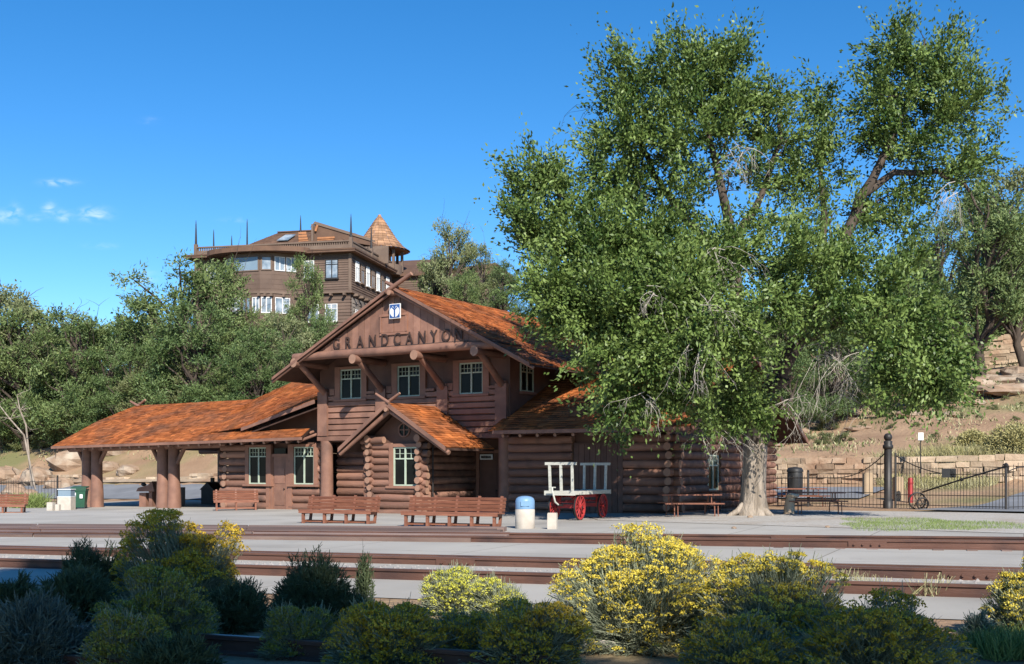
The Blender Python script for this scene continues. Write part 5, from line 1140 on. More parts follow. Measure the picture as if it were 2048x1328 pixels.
tree('juniper_a', 590, 84, 690, 'juniper half hidden by the left barge of the depot gable', .9)
tree('juniper_b', 20, 82, 760, 'low dark juniper at the left edge under the yellow green tree', 1.1)
tree('oak', 160, 80, 800, 'scrub oak on the rocky bank behind the green wheeled bin', 1.0)
# around and right of the lodge
tree('pale', 905, 108, 458, 'tall pale green tree with a rounded crown right of the lodge turret', .66)
tree('oak', 962, 104, 500, 'olive tree right beside the tall pale one', .7)
tree('juniper_a', 1010, 98, 530, 'dark juniper behind the depot roof ridge, next to the big tree', .85)
tree('pinyon_a', 930, 96, 548, 'pinyon rising right behind the depot roof ridge', .8)
tree('juniper_b', 1075, 96, 545, 'juniper behind the end of the depot ridge, partly under the big tree', .9)
tree('pinyon_b', 870, 110, 520, 'dark pinyon in front of the rear wing of the lodge', .7)
# behind and right of the big tree
tree('pinyon_a', 1150, 90, 560, 'pinyon on the slope behind the left boughs of the big tree', 1.0)
tree('juniper_b', 1250, 86, 590, 'juniper on the slope seen between the left boughs of the big tree', 1.1)
tree('pinyon_b', 1345, 88, 580, 'wide pinyon on the slope left of the big trunk', 1.1)
tree('juniper_a', 1450, 84, 620, 'dark juniper straight behind the big trunk', 1.15)
tree('oak', 1540, 82, 640, 'olive scrub oak behind the forked limbs of the big tree', 1.2)
tree('pinyon_a', 1630, 84, 600, 'pinyon on the slope between the right limbs of the big tree', 1.1)
tree('juniper_b', 1720, 82, 620, 'wide juniper behind the hanging dead twigs at right', 1.1)
tree('pinyon_b', 1820, 90, 520, 'pinyon behind the right flank of the big tree', .9)
tree('tallpine', 1962, 84, 400, 'tall leaning pine with a bare dark trunk by the upper stone wall', 1.0, rz=2.2)
tree('tallpine', 2042, 88, 430, 'second bare trunked pine, at the right edge by the upper stone wall', .9, rz=.6)
tree('oak', 2015, 104, 348, 'tall leafy tree filling the upper right edge behind the pine', .75)
tree('pinyon_a', 1890, 98, 440, 'green pine between the big tree and the leaning pine', .85)
tree('juniper_b', 1575, 73, 690, 'juniper low behind the big trunk, left of the hanging dead twigs', 1.0)
tree('juniper_a', 1668, 75, 660, 'juniper directly behind the thicket of hanging dead twigs', 1.15)
tree('oak', 1860, 78, 640, 'olive oak between big tree crown and the rock ledges at right', 1.0)
tree('juniper_a', 2060, 112, 480, 'dark juniper cut by the right edge above the upper wall', .9)
tree('oak', 1760, 74, 790, 'olive bush under the right end of the big tree crown', .9)
def shrub(px, Y, top, label, wf=1.2, group=None): tree('shrub', px, Y, top, label, wf, 'shrub', group)
shrub(1960, 70, 832, 'low olive shrub on the right slope beneath the rock ledges')
shrub(1690, 67, 866, 'grey green shrub behind the retaining wall, left of the gate post', 1.6)
shrub(1870, 66, 868, 'low grey green shrub above the gate, right of the small white plate', 1.5)
shrub(2040, 75, 840, 'low shrub by the bare pole at the right edge', 1.5)
shrub(40, 86, 868, 'small shrub on the left bank between the boulders', 1.2)
shrub(345, 90, 880, 'shrub on the bank seen under the canopy between the posts', 1.3)
shrub(415, 86, 890, 'dark shrub seen under the canopy beside the log room', 1.3)
shrub(130, 94, 885, 'shrub on the bank just left of the canopy', 1.2)
for px, Y, top in ((15, 86, 880), (85, 90, 872), (110, 86, 900), (175, 92, 880), (200, 88, 905), (238, 92, 890), (290, 88, 898), (305, 92, 875), (400, 90, 896), (440, 88, 900)):
    shrub(px, Y, top, 'small scrubby bush growing among the boulders of the left bank', 1.3, 'scrubby bushes on the left bank')
for px, Y, top in ((1590, 70, 852), (1640, 68, 866), (1720, 72, 848), (1785, 70, 850), (1905, 74, 838), (1925, 69, 862), (1985, 73, 846), (2030, 69, 858), (1830, 69, 862), (1960, 77, 812), (2010, 77, 815), (1660, 74, 838), (1880, 79, 806)):
    shrub(px, Y, top, 'small grey green bush dotted over the tan right slope', 1.4, 'grey green bushes on the right slope')
# pale leaning dead trunks at left
for i, (pts, lab) in enumerate((([(72, 905, 88), (48, 870, 88), (20, 838, 88), (0, 812, 88)], 'pale leaning dead trunk near the left edge, lower of the two'), ([(64, 890, 90), (52, 850, 90), (40, 820, 90), (34, 790, 90)], 'pale upright dead trunk near the left edge with broken twigs'))):
    P = [at(*p) for p in pts]; zb = tz(P[0].x, P[0].y) - .4; o0 = P[0].copy(); mb = MB([BARK]); rr = random.Random(i); P[0].z = min(P[0].z, zb + .2)
    mb.tube([p - o0 for p in P], [.085, .07, .055, .03], 8)
    for k in range(5): twigs(mb, rr, P[rr.randint(1, 3)] - o0, (rr.uniform(-1, 1), rr.uniform(-.5, .5), rr.uniform(-.2, .8)), 1.0, .03, 1)
    o = mb.build('dead_trunk'); o.location = o0; tag(o, lab, 'dead tree')
# the far wood: reads as one mass over the hill crest
def far_wood():
    nr = np.random.default_rng(12); V = []; Fq = []; T = []; o = 0
    for i in range(210):
        X = nr.uniform(-85, 85); Y = nr.uniform(112, 175) if i > 60 else nr.uniform(104, 125)
        if -34 < X < 4 and Y < 140: continue
        z = tz(X, Y); H = nr.uniform(4, 6.8); n = 9
        if X > -20 and X < 8: H *= .6
        lobes = [((X + nr.normal() * 1.0, Y + nr.normal() * 1.0, z + H * nr.uniform(.3, .9)), (1.2, 1.2, .9), 8) for _ in range(n)]
        v, f, t = crown_leaves(nr, lobes, .5, .45, per=14, cl=(.5, .9)); V.append(v); Fq.append(f + o); T.append(t); o += len(v)
    tag(numesh('far_wood', np.concatenate(V), np.concatenate(Fq), [JUNIPER], np.concatenate(T)), 'far green juniper wood along the crest of the hill', 'wood', kind='stuff')
far_wood()
def scrub_cover():
    nr = np.random.default_rng(21); N = 2600; s = np.concatenate([nr.uniform(-100, -8, N), nr.uniform(4, 50, N)]); w = np.concatenate([22 + 30 * nr.random(N), 22.5 + 42 * nr.random(N) ** 1.1])
    X = Q0.x + s * US.x + w * VS.x; Y = Q0.y + s * US.y + w * VS.y; keep = (np.sin(X * .8) + np.sin(Y * 1.1 + X * .3) + nr.normal(0, .6, len(X))) > .35; X, Y = X[keep], Y[keep]; n = len(X); k = 14
    C = np.stack([X, Y, terrain(X, Y) + .12], 1); P = np.repeat(C, k, 0) + nr.normal(size=(n * k, 3)) * np.array([.35, .35, .12])
    v, f = leaf_quads(nr, P, nr.uniform(.15, .4, n * k), nr.uniform(.04, .1, n * k), np.tile([0, 0, 1.0], (n * k, 1)), .7)
    tag(numesh('hillside_scrub', v, f, [DRYGRASS, OLIVE], nr.random(n * k), (np.repeat(nr.random(n), k) > .45).astype(int)), 'low dry grass and scrub scattered over the hillside', 'scrub', kind='stuff')
scrub_cover()

# ------------------------------------------------------------------ the big cottonwood by the depot
def big_tree():
    tb = ground_at(1505, 1031, -.05); Y0 = tb.y; root = empty('cottonwood_tree', tb); tag(root, 'huge leafy cottonwood with a thick grey trunk beside the depot', 'tree')
    rng = random.Random(42); nr = np.random.default_rng(42)
    def P(px, py, dy=0): return at(px, py, Y0 + dy) - tb
    tr = MB([BARK]); nseg = 16; ring_n = 26; zs = np.linspace(-.1, 3.1, nseg); vs = []
    for i, z in enumerate(zs):
        R = .43 + .22 * math.exp(-max(0, z) / .25) - .04 * z / 3; cx = .04 * z; 
        for k in range(ring_n):
            t = 2 * math.pi * k / ring_n; fl = 1 + (.13 * math.sin(5 * t + 1) + .07 * math.sin(9 * t)) * (1 if z < .5 else .45) + .045 * math.sin(13 * t + z * 3) + rng.uniform(-.02, .02)
            vs.append((cx + R * fl * math.cos(t), R * fl * math.sin(t), z))
    tr.add(vs, [(i * ring_n + k, i * ring_n + (k + 1) % ring_n, (i + 1) * ring_n + (k + 1) % ring_n, (i + 1) * ring_n + k) for i in range(nseg - 1) for k in range(ring_n)], 0, .5, True)
    tr.build('trunk', root)
    rt = MB([BARK]); rt.tube([(-.35, -.15, .45), (-.55, -.2, .22), (-.8, -.25, .08), (-1.05, -.25, -.05)], [.12, .11, .09, .05], 8); rt.tube([(.3, -.3, .25), (.5, -.5, .08), (.7, -.7, -.05)], [.16, .12, .05], 8); rt.build('root', root)
    L = [ # limbs as picture polylines (px, py, depth offset, radius)
     [(1512, 890, 0, .42), (1495, 790, .2, .36), (1478, 690, .4, .30), (1470, 560, .4, .24), (1455, 430, .2, .17), (1430, 320, 0, .12), (1400, 190, 0, .06), (1380, 90, 0, .03)],
     [(1515, 885, 0, .40), (1545, 780, -.2, .32), (1590, 690, -.3, .28), (1640, 590, 0, .24), (1690, 470, .3, .20), (1740, 360, .3, .16), (1790, 260, .2, .11), (1830, 160, 0, .06), (1850, 80, 0, .03)],
     [(1725, 390, .3, .15), (1790, 345, .2, .12), (1870, 345, 0, .09), (1930, 370, -.4, .06), (1965, 430, -.6, .03)],
     [(1475, 640, .4, .24), (1400, 580, -.3, .19), (1320, 530, -.6, .16), (1240, 490, -.8, .13), (1180, 450, -.8, .09), (1120, 400, -.8, .06), (1085, 330, -.8, .03)],
     [(1260, 498, -.7, .10), (1200, 495, -1.2, .08), (1130, 530, -1.5, .05), (1080, 570, -1.7, .03)],
     [(1470, 540, .4, .2), (1380, 450, 1, .15), (1310, 350, 1, .11), (1260, 250, .8, .07), (1240, 150, .5, .03)],
     [(1470, 480, .3, .16), (1530, 380, .8, .12), (1560, 280, 1, .08), (1560, 170, 1, .03)],
     [(1640, 590, 0, .18), (1650, 470, 1.2, .14), (1640, 360, 1.5, .09), (1650, 260, 1.5, .04)],
     [(1600, 680, -.3, .2), (1690, 640, -2.2, .15), (1780, 640, -3.6, .1), (1850, 690, -4.5, .07), (1880, 770, -4.9, .03)],
     [(1500, 800, .2, .2), (1420, 740, -1.5, .14), (1330, 720, -2.6, .1), (1260, 760, -3.2, .06), (1215, 800, -3.4, .03)],
     [(1480, 700, .3, .2), (1520, 600, -1.5, .14), (1560, 540, -2.2, .09), (1600, 500, -2.6, .04)],
     [(1510, 850, 0, .16), (1490, 800, -1.2, .09), (1500, 790, -1.8, .05)]]
    for l in L:
        mb = MB([BARKDK]); pts = [P(a, b, c) for a, b, c, r in l]; sm_p = []; sm_r = []
        for i in range(len(pts) - 1):
            for k in range(3):
                t = k / 3; sm_p.append(pts[i].lerp(pts[i + 1], t) + (Vector((rng.uniform(-.07, .07), rng.uniform(-.07, .07), rng.uniform(-.05, .05))) if i + k else Vector())); sm_r.append(l[i][3] + (l[i + 1][3] - l[i][3]) * t)
        sm_p.append(pts[-1]); sm_r.append(l[-1][3]); mb.tube(sm_p, sm_r, 9)
        for i in range(4, len(sm_p)):
            if rng.random() < .55: twigs(mb, rng, sm_p[i], (rng.uniform(-1, 1), rng.uniform(-1, 1), rng.uniform(-.3, 1)), rng.uniform(1, 2.2), max(.015, sm_r[i] * .3), 1)
        mb.build('limb', root)
    # crown: (px, py, rx, ry, depth offset, depth radius m, clusters)
    C = [(1080, 355, 62, 75, -.8, 1.2, 105), (1075, 470, 55, 55, -.8, 1.1, 108), (1130, 400, 40, 70, -.8, 1, 45), (1030, 385, 30, 30, -.8, .6, 18),
     (1265, 150, 75, 85, .4, 1.8, 135), (1370, 140, 85, 85, .2, 2.1, 170), (1450, 130, 70, 75, .3, 1.8, 120), (1250, 270, 75, 95, .5, 1.9, 150), (1350, 270, 90, 95, -.2, 2.3, 190), (1440, 240, 70, 90, .2, 2, 120), (1250, 385, 95, 70, .3, 1.8, 130), (1370, 395, 55, 70, .2, 2, 75), (1195, 330, 40, 80, .5, 1.2, 55),
     (1530, 190, 70, 60, .8, 1.5, 85), (1560, 270, 75, 60, .9, 1.6, 85), (1500, 330, 70, 55, .2, 1.6, 42), (1590, 350, 60, 60, .9, 1.6, 65), (1650, 200, 45, 55, 1.3, 1.2, 38), (1650, 300, 65, 60, 1.3, 1.5, 65), (1640, 400, 60, 50, .9, 1.4, 32),
     (1800, 75, 62, 62, 0, 1.4, 92), (1880, 110, 75, 65, 0, 1.6, 115), (1780, 170, 75, 65, .2, 1.7, 115), (1900, 210, 80, 85, 0, 1.8, 145), (1820, 270, 75, 70, .2, 1.8, 110), (1930, 320, 50, 70, -.3, 1.5, 70), (1740, 260, 50, 50, .5, 1.4, 50), (1870, 370, 70, 40, -.2, 1.5, 50), (2000, 165, 40, 14, 0, .5, 9), (1985, 270, 22, 60, -.2, .6, 14), (1800, 430, 60, 60, .2, 1.5, 55), (1720, 440, 50, 60, .6, 1.4, 40),
     (1540, 430, 60, 45, -.4, 1.4, 36), (1450, 500, 75, 60, -2.5, 1.8, 187), (1300, 480, 80, 55, -2.5, 1.8, 176), (1180, 510, 75, 55, -2.6, 1.7, 170), (1110, 560, 60, 45, -3.4, 1.5, 125), (1130, 620, 75, 50, -3.4, 1.7, 176), (1240, 590, 85, 60, -4.0, 2.1, 260), (1350, 580, 80, 60, -4.5, 1.8, 229), (1180, 660, 70, 35, -3.6, 1.6, 114), (1300, 650, 60, 40, -4.4, 1.6, 114),
     (1580, 520, 80, 65, -3.5, 2.0, 168), (1690, 520, 75, 60, -1.6, 1.7, 115), (1560, 610, 70, 60, -4.2, 1.6, 114), (1660, 610, 80, 60, -3.6, 2.0, 162), (1760, 590, 75, 60, -3.4, 1.6, 115), (1790, 520, 50, 40, -1.5, 1.3, 45), (1840, 640, 60, 60, -4.2, 1.5, 90), (1780, 690, 85, 55, -4.6, 1.7, 125), (1880, 720, 55, 60, -4.8, 1.4, 90), (1830, 752, 85, 60, -5.0, 1.6, 130), (1770, 755, 45, 55, -4.6, 1.2, 50), (1880, 785, 50, 35, -5.0, 1, 45), (1900, 760, 40, 50, -5.0, 1, 40),
     (1250, 760, 60, 40, -4.6, 1.4, 104), (1320, 740, 75, 40, -4.8, 1.5, 129), (1400, 740, 60, 45, -4.6, 1.5, 104), (1250, 815, 45, 30, -4.6, 1.0, 54), (1245, 875, 26, 14, -3.3, .5, 12), (1330, 690, 50, 35, -4.8, 1.4, 83), (1480, 770, 50, 40, -3.0, 1.3, 81), (1510, 820, 45, 45, -1.8, 1.0, 62), (1460, 820, 45, 30, -2.6, 1.0, 64), (1530, 850, 28, 28, -1.4, .7, 24), (1420, 640, 80, 60, -5.2, 1.6, 186), (1480, 690, 60, 45, -4.6, 1.3, 93), (1390, 690, 60, 45, -5.4, 1.4, 124), (1210, 700, 40, 30, -4.4, 1.0, 55), (1120, 480, 60, 40, -2.2, 1.3, 60), (1160, 420, 50, 40, -2.0, 1.2, 40), (1060, 430, 45, 45, -1.6, 1.1, 45), (1230, 460, 60, 45, -3.0, 1.3, 90), (1260, 530, 60, 40, -3.4, 1.2, 80), (1400, 545, 60, 45, -3.4, 1.3, 90), (1330, 520, 60, 40, -4.0, 1.2, 70), (1310, 800, 70, 34, -4.2, 1.1, 75), (1370, 790, 50, 40, -4.4, 1.1, 60), (1225, 835, 40, 28, -4.2, .8, 26), (1180, 720, 40, 25, -4.2, .8, 26), (1410, 840, 30, 30, -3.6, .7, 24), (1290, 700, 70, 40, -5.0, 1.3, 70)]
    k0 = Y0 / F; lobes = []
    for (px, py, rx, ry, dy, dr, n) in C:
        if py < 230: py += 24 * (230 - py) / 150
        c = P(px, py, dy); lobes.append((tuple(c), (rx * k0 * 1.0, dr, ry * k0 * 1.0), int(n * 1.0)))
    lobes = [(c, r, max(3, int(n * (.43 if c[2] > 8.2 else .33)))) for c, r, n in lobes]
    V, Fq, T = crown_leaves(nr, lobes, .155, .52, up=.5, spread=.75, cl=(.30, .62), per=80, thin=.30, long=.85, droop_below=7.0)
    numesh('crown', V, Fq, [COTTON], T, parent=root)
    # hanging bare twigs
    for (px, py, dy, n, L_) in ((1440, 510, -4.6, 9, 1.2), (1415, 600, -6.2, 6, 1.3), (1290, 590, -5.6, 6, 1.0), (1400, 690, -6.4, 7, 1.4), (1660, 690, -3.6, 16, 1.9), (1750, 690, -4.2, 6, 1.4), (1690, 770, -3.0, 8, 1.5), (1590, 800, -2.4, 7, 1.4), (1300, 800, -5.2, 5, 1.1), (1470, 870, -2.4, 4, 1.1), (1420, 850, -3.0, 4, 1.1), (1900, 380, -1.6, 6, 1.4), (1480, 300, -1.8, 8, 1.2)):
        mb = MB([DEADWOOD]); 
        for k in range(n): twigs(mb, rng, P(px + rng.uniform(-25, 25), py + rng.uniform(-20, 20), dy), (rng.uniform(-1, 1), rng.uniform(-.5, .3), rng.uniform(-.9, .1)), L_ * rng.uniform(.5, 1.1), rng.uniform(.009, .018), 2, droop=.16)
        mb.build('dead_twigs', root)['kind'] = 'stuff'
    mb = MB([DEADWOOD]); mb.tube([P(1472, 520, -2.2), P(1466, 570, -2.25), P(1468, 630, -2.0)], [.06, .13, .1], 8); mb.tube([P(1440, 540, -2.3), P(1452, 590, -2.2)], [.05, .1], 7); mb.build('broken_stub', root)
big_tree()

# ------------------------------------------------------------------ trees behind the photographer, whose shade falls over the front bushes
def shade_tree(base, targets, label, seed):
    nr = np.random.default_rng(seed); rng = random.Random(seed); root = empty('shade_tree', base); tag(root, label, 'tree'); lobes = []; mb = MB([BARKDK]); b = Vector(base)
    tops = []
    for (X, Y, z, r, t) in targets:
        c = Vector((X, Y, z)) + SUN_DIR * t - b; lobes.append((tuple(c), (r, r * .9, r * .8), int(46 * r * r))); tops.append(c)
    m = sum(tops, Vector()) / len(tops); hub = Vector((m.x * .5, m.y * .5, m.z * .55)); mb.tube([(0, 0, -.5), tuple(hub * .5), tuple(hub)], [.45, .36, .3], 10)
    for c in tops: limb(mb, hub, c, .16, .04, rng, .1, 5)
    mb.build('trunk', root); V, Fq, T = crown_leaves(nr, lobes, .34, .6, per=22, cl=(.4, .8)); numesh('crown', V, Fq, [COTTON], T, parent=root)
shade_tree((-2.5, -12, 0.0), [(-6.9, 14.8, .6, 1.7, 29), (-4.1, 12.7, .5, 1.25, 29.5), (-4.5, 14.1, .7, .85, 29.8), (-7.5, 18.5, .3, 1.7, 29.5), (-2.9, 12.0, .5, 1.35, 28.5), (-5.5, 11, .4, 2.2, 28), (-8.4, 15, .4, 2.2, 28.5), (-2.2, 9.2, .4, 1.9, 28)], 'leafy tree behind the photographer, left of the camera', 5)
shade_tree((6.0, -13, 0.0), [(-.8, 10.3, .4, .95, 28), (-.2, 8.4, .4, 1.45, 28), (3.1, 8.7, .4, 1.25, 28), (4.1, 9.9, .1, .7, 28.5), (2.3, 9.1, .2, .7, 28.5), (4.9, 8.6, .3, 1.3, 28), (1.6, 7.6, .3, 1.2, 27.5)], 'leafy tree behind the photographer, right of the camera', 6)
def screen_tree(base, H, Rr, label, seed):  # unseen trees added only to block sky light from the foreground
    nr = np.random.default_rng(seed); rng = random.Random(seed); root = empty('shade_tree', base); tag(root, label, 'tree'); mb = MB([BARKDK]); tp = limb(mb, (0, 0, -.5), (0, 0, H * .8), .4, .1, rng, .05, 8); lobes = []
    for i in range(22):
        f = rng.uniform(.22, 1); a = rng.uniform(0, 6.28); q = rng.uniform(.3, .9) * Rr; c = (math.cos(a) * q, math.sin(a) * q, H * f); lobes.append((c, (Rr * .42, Rr * .42, Rr * .34), 60)); limb(mb, tp[min(8, int(f * 8))], c, .1, .03, rng, .1, 4)
    mb.build('trunk', root); V, Fq, T = crown_leaves(nr, lobes, .36, .6, per=22, cl=(.5, .9)); numesh('crown', V, Fq, [COTTON], T, parent=root)
screen_tree((-15, 1, 0), 13, 5, 'unseen wide leafy tree added left of the camera to block sky light', 8)
screen_tree((-9, -9, 0), 15, 5, 'unseen tall leafy tree added behind the camera at left to block sky light', 9)
screen_tree((17, -3, 0), 13, 5, 'unseen wide leafy tree added right of the camera to block sky light', 10)
shade_tree((-14, 72, .4), [(-30, 78, -.2, 1.0, 1)], 'x', 7) if False else None

# ------------------------------------------------------------------ front bushes
def rabbitbrush(px, basepy, wpx, hpx, label, flower, seed, heads=420, stem=SAGE1, ff=.8, Yo=None, headsize=1.0, lean=0):
    b = g(px, basepy); b.z = tz(b.x, b.y) - .03
    k = b.y / F; R = wpx * k / 2; H = hpx * k * 1.0; nr = np.random.default_rng(seed)
    root = empty('rabbitbrush', b); tag(root, label, 'bush')
    n = int(heads * 1.9); d = rand_dirs(nr, n); d[:, 2] = np.abs(d[:, 2]) * 1.15 - .10; d /= np.linalg.norm(d, axis=1)[:, None]
    # the bush is a heap of rounded sub-clumps
    kc = 20; cd = rand_dirs(nr, kc); cd[:, 2] = np.abs(cd[:, 2]); amp = nr.uniform(.66, 1.08, kc); dots = d @ cd.T; near = np.argmax(dots + nr.normal(0, .01, dots.shape), 1)
    lob = amp[near] * (.72 + .30 * np.clip((dots[np.arange(n), near] - .55) / .45, 0, 1))
    rad = lob * (1 - .34 * nr.random(n) ** 2.4)
    sup = (np.abs(d[:, 0]) ** 2.6 + np.abs(d[:, 1]) ** 2.6 + np.abs(d[:, 2]) ** 2.6) ** (-1 / 2.6)
    tip = d * (rad * np.minimum(sup, 1.12))[:, None] * np.array([R, R * .9, H])[None]; tip[:, 2] = np.maximum(tip[:, 2], .05) + .02; tip[:, 0] += lean * tip[:, 2]
    parts = []; T = []
    b0 = np.stack([nr.normal(0, .13 * R, n), nr.normal(0, .13 * R, n), np.zeros(n)], 1); midp = b0 * .5 + tip * .55; midp[:, 2] = tip[:, 2] * .45 + .02
    for (p0, p1, w) in ((b0, midp, .010), (midp, tip, .008)):
        v, f = blades(nr, p0, p1, w * (H + .5) * .8); parts.append((v, f)); T.append(nr.random(n))
    m = n * 9; i = nr.integers(0, n, m); t = nr.random(m) ** .6; q = midp[i] * (1 - t[:, None]) + tip[i] * t[:, None] + nr.normal(0, .018, (m, 3)); dr = tip[i] - midp[i]; dr /= np.linalg.norm(dr, axis=1)[:, None]
    e = q + (dr + rand_dirs(nr, m) * .5) * nr.uniform(.04, .10, m)[:, None]; v, f = blades(nr, q, e, .009); parts.append((v, f)); T.append(nr.random(m))
    V, Fq = join_np(parts); numesh('stems', V, Fq, [stem], np.concatenate(T), parent=root)
    has = nr.random(n) < ff * np.clip(.10 + 1.25 * (tip[:, 2] / H), .08, 1) * np.where(rad / lob > .8, 1, .35); hp = tip[has]; nh = len(hp); per = 24
    dome = rand_dirs(nr, nh * per); dome[:, 2] = np.abs(dome[:, 2]); s = nr.uniform(.024, .052, nh) * headsize
    up = hp / np.linalg.norm(hp, axis=1)[:, None]
    pos = np.repeat(hp, per, 0) + dome * np.repeat(s, per)[:, None] * np.array([1.1, 1.1, .8]) + np.repeat(up, per, 0) * .01
    v, f = leaf_quads(nr, pos, nr.uniform(.014, .026, nh * per) * headsize, nr.uniform(.011, .019, nh * per) * headsize, dome * .6, 1.0, dome)
    numesh('flowers', v, f, [flower], np.clip(np.repeat(nr.normal(.5, .25, nh), per) + nr.normal(0, .2, nh * per), 0, 1), parent=root)
    return root
def sagebrush(px, basepy, wpx, hpx, label, m, seed, n=900, cat='bush', name='sagebrush', wide=.012, tall=False):
    b = g(px, basepy); b.z = tz(b.x, b.y) - .03; k = b.y / F; R = wpx * k / 2 * 1.2; H = hpx * k * 1.2; nr = np.random.default_rng(seed)
    root = empty(name, b); tag(root, label, cat); d = rand_dirs(nr, n); d[:, 2] = np.abs(d[:, 2]) * (1.05 if not tall else 2.4); d /= np.linalg.norm(d, axis=1)[:, None]
    kc = 14; cd = rand_dirs(nr, kc); cd[:, 2] = np.abs(cd[:, 2]); amp = nr.uniform(.72, 1.06, kc); dots = d @ cd.T; nn = np.argmax(dots, 1); lob = amp[nn] * (.78 + .24 * np.clip((dots[np.arange(n), nn] - .55) / .45, 0, 1))
    tip = d * (lob * nr.uniform(.55, 1.0, n) ** .35)[:, None] * np.array([R, R * .9, H * .98])[None]; b0 = np.stack([nr.normal(0, .14 * R, n), nr.normal(0, .14 * R, n), np.zeros(n)], 1); midp = b0 * .5 + tip * .5; midp[:, 2] = tip[:, 2] * .45
    parts = [blades(nr, b0, midp, .012), blades(nr, midp, tip, .009)]; T = [nr.random(n), nr.random(n)]
    q_n = n * 22; i = nr.integers(0, n, q_n); t = nr.random(q_n); q = midp[i] * (1 - t[:, None]) + tip[i] * t[:, None]; dr = tip[i] - midp[i]; dr /= np.linalg.norm(dr, axis=1)[:, None]
    e = q + (dr * .7 + rand_dirs(nr, q_n) * .7) * nr.uniform(.03, .085, q_n)[:, None]; parts.append(blades(nr, q, e, wide)); T.append(nr.random(q_n)); V, Fq = join_np(parts)
    numesh('stems', V, Fq, [m], np.concatenate(T), parent=root); return root
rabbitbrush(1288, 1288, 372, 232, 'largest rabbitbrush, sunlit bright yellow over grey green stems, right of centre', FLOWER, 1, 1500, ff=.9)
rabbitbrush(1565, 1318, 330, 222, 'tall yellow rabbitbrush with a sunlit top just right of the largest bush', FLOWER, 2, 1150, ff=.9)
rabbitbrush(2062, 1280, 185, 190, 'sunlit yellow rabbitbrush cut by the right edge of the photo', FLOWER, 3, 650, ff=.9)
rabbitbrush(905, 1226, 122, 88, 'small bright yellow bush in full sun, left of a lime green twin', FLOWERLIME, 4, 520, ff=.95, headsize=.85)
rabbitbrush(1002, 1240, 134, 86, 'small lime yellow bush in full sun, right of its brighter twin', FLOWERLIME, 5, 560, ff=.95, headsize=.8)
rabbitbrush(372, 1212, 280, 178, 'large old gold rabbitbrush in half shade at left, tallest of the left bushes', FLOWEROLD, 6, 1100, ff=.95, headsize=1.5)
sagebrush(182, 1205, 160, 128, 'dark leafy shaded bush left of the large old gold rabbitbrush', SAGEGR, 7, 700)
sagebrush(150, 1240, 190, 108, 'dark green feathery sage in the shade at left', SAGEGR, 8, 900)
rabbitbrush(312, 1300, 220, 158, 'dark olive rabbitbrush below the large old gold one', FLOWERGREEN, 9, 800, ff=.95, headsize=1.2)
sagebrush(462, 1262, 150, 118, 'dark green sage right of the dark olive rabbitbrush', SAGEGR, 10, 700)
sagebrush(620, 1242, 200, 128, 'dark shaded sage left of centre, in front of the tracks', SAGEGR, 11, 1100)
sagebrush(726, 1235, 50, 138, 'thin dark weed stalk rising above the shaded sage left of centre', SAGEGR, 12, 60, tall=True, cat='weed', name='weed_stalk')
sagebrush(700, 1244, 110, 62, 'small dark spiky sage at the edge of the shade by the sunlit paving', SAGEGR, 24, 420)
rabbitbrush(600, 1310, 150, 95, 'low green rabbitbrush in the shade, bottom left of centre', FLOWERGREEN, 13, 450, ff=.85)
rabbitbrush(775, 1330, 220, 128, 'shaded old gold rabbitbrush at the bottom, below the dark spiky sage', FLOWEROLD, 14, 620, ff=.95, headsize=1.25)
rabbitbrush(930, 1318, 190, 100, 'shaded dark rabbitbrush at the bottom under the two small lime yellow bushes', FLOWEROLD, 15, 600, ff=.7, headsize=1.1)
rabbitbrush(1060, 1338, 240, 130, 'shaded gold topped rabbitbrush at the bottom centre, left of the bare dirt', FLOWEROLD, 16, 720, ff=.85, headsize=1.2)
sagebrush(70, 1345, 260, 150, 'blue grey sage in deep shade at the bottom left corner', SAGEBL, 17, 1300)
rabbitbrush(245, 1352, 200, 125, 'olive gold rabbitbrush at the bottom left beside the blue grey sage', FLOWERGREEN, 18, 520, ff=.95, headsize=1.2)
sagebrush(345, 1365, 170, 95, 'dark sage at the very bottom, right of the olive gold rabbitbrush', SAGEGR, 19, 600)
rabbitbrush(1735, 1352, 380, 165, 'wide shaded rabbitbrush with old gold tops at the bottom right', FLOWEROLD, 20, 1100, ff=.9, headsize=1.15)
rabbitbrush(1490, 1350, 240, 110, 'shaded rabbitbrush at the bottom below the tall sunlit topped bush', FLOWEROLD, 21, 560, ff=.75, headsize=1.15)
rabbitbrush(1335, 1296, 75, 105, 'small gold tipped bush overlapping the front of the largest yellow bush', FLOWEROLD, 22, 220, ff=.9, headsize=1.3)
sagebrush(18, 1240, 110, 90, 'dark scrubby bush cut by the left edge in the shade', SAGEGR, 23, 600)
sagebrush(1952, 1300, 70, 80, 'small light green weed on the bare dirt at lower right', SAGE1, 25, 160, cat='weed', name='weed')
rabbitbrush(2018, 935 + 8, 120, 66, 'x', FLOWER, 26, 300) if False else None
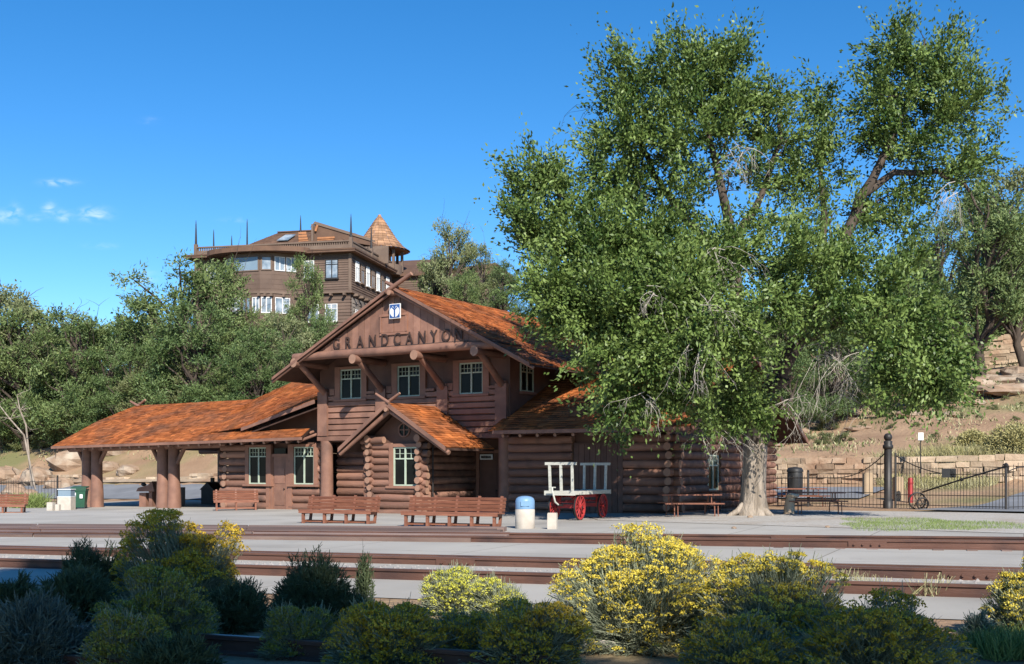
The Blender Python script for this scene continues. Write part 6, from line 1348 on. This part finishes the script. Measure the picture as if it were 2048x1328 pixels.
def grass_patch(name, centre, rx, ry, n, h, m, label, seed, on=False, taper=True):
    nr = np.random.default_rng(seed); r = np.sqrt(nr.random(n)); a = nr.uniform(0, 2 * np.pi, n); k = 1 + .25 * np.sin(3 * a + seed) + .12 * np.sin(7 * a)
    X = centre[0] + rx * r * k * np.cos(a); Y = centre[1] + ry * r * k * np.sin(a); Z = terrain(X, Y) + .012; p0 = np.stack([X, Y, Z], 1); p1 = p0 + np.concatenate([nr.normal(0, .35 * h, (n, 2)), nr.uniform(.5, 1.1, (n, 1)) * h], 1)
    v, f = blades(nr, p0, p1, min(.03, max(.008, h * .05))); return tag(numesh(name, v, f, [m], nr.random(n)), label, 'grass', kind='stuff')
gc = ground_at(1850, 1050); grass_patch('grass', (gc.x, gc.y), 2.4, 3.6, 9000, .07, GRASS, 'patch of short green grass on the gravel by the right track', 3)
gc = g(2040, 1312); grass_patch('grass', (gc.x, gc.y), .38, .45, 1500, .22, GRASS, 'green grass tuft at the bottom right corner', 4)
gc = ground_at(60, 1016); grass_patch('grass', (gc.x, gc.y), .9, .4, 700, .75, GRASS, 'tall pale green grass tuft by the left fence', 5)
for px, py, s in ((1745, 1180, .2), (1860, 1196, .28), (1700, 1166, .2)): gc = g(px, py); grass_patch('grass', (gc.x, gc.y), .22, .10, 70, s, DRYGRASS, 'dry grass blades growing beside the middle track at right', px)
def field(px, Y, rx, ry, n, h, m, label, seed): p = onhill(px, Y); grass_patch('grass', (p.x, p.y), rx, ry, n, h, m, label, seed)
field(1920, 57, 4.5, 3.0, 6000, .4, DRYGRASS, 'tall yellowish grass and weeds behind the iron gate', 8); field(1885, 57, 3.0, 2.2, 1500, .6, YELSHRUB, 'yellow flowering weeds among the grass behind the gate', 9)
def hill_bush(px, Y, w, h, label, m, seed):
    p = onhill(px, Y); nr = np.random.default_rng(seed); n = 900; root = empty('straw_shrub', p); tag(root, label, 'shrub'); d = rand_dirs(nr, n); d[:, 2] = np.abs(d[:, 2]); tip = d * nr.uniform(.7, 1.05, n)[:, None] * np.array([w, w, h]); v1, f1 = blades(nr, tip * .1, tip, .04); numesh('stems', v1, f1, [SAGE1], nr.random(n), parent=root)
    k = 8; P = np.repeat(tip, k, 0) + nr.normal(0, .1, (n * k, 3)); v, f = leaf_quads(nr, P, .14, .06, np.repeat(d, k, 0), .8); numesh('leaves', v, f, [m], nr.random(n * k), parent=root)
hill_bush(2030, 58, 1.6, 1.5, 'rounded straw yellow shrub above the drive at the right edge', YELSHRUB, 31); hill_bush(1945, 62, .8, .8, 'small straw coloured shrub left of the rounded yellow one', YELSHRUB, 32)
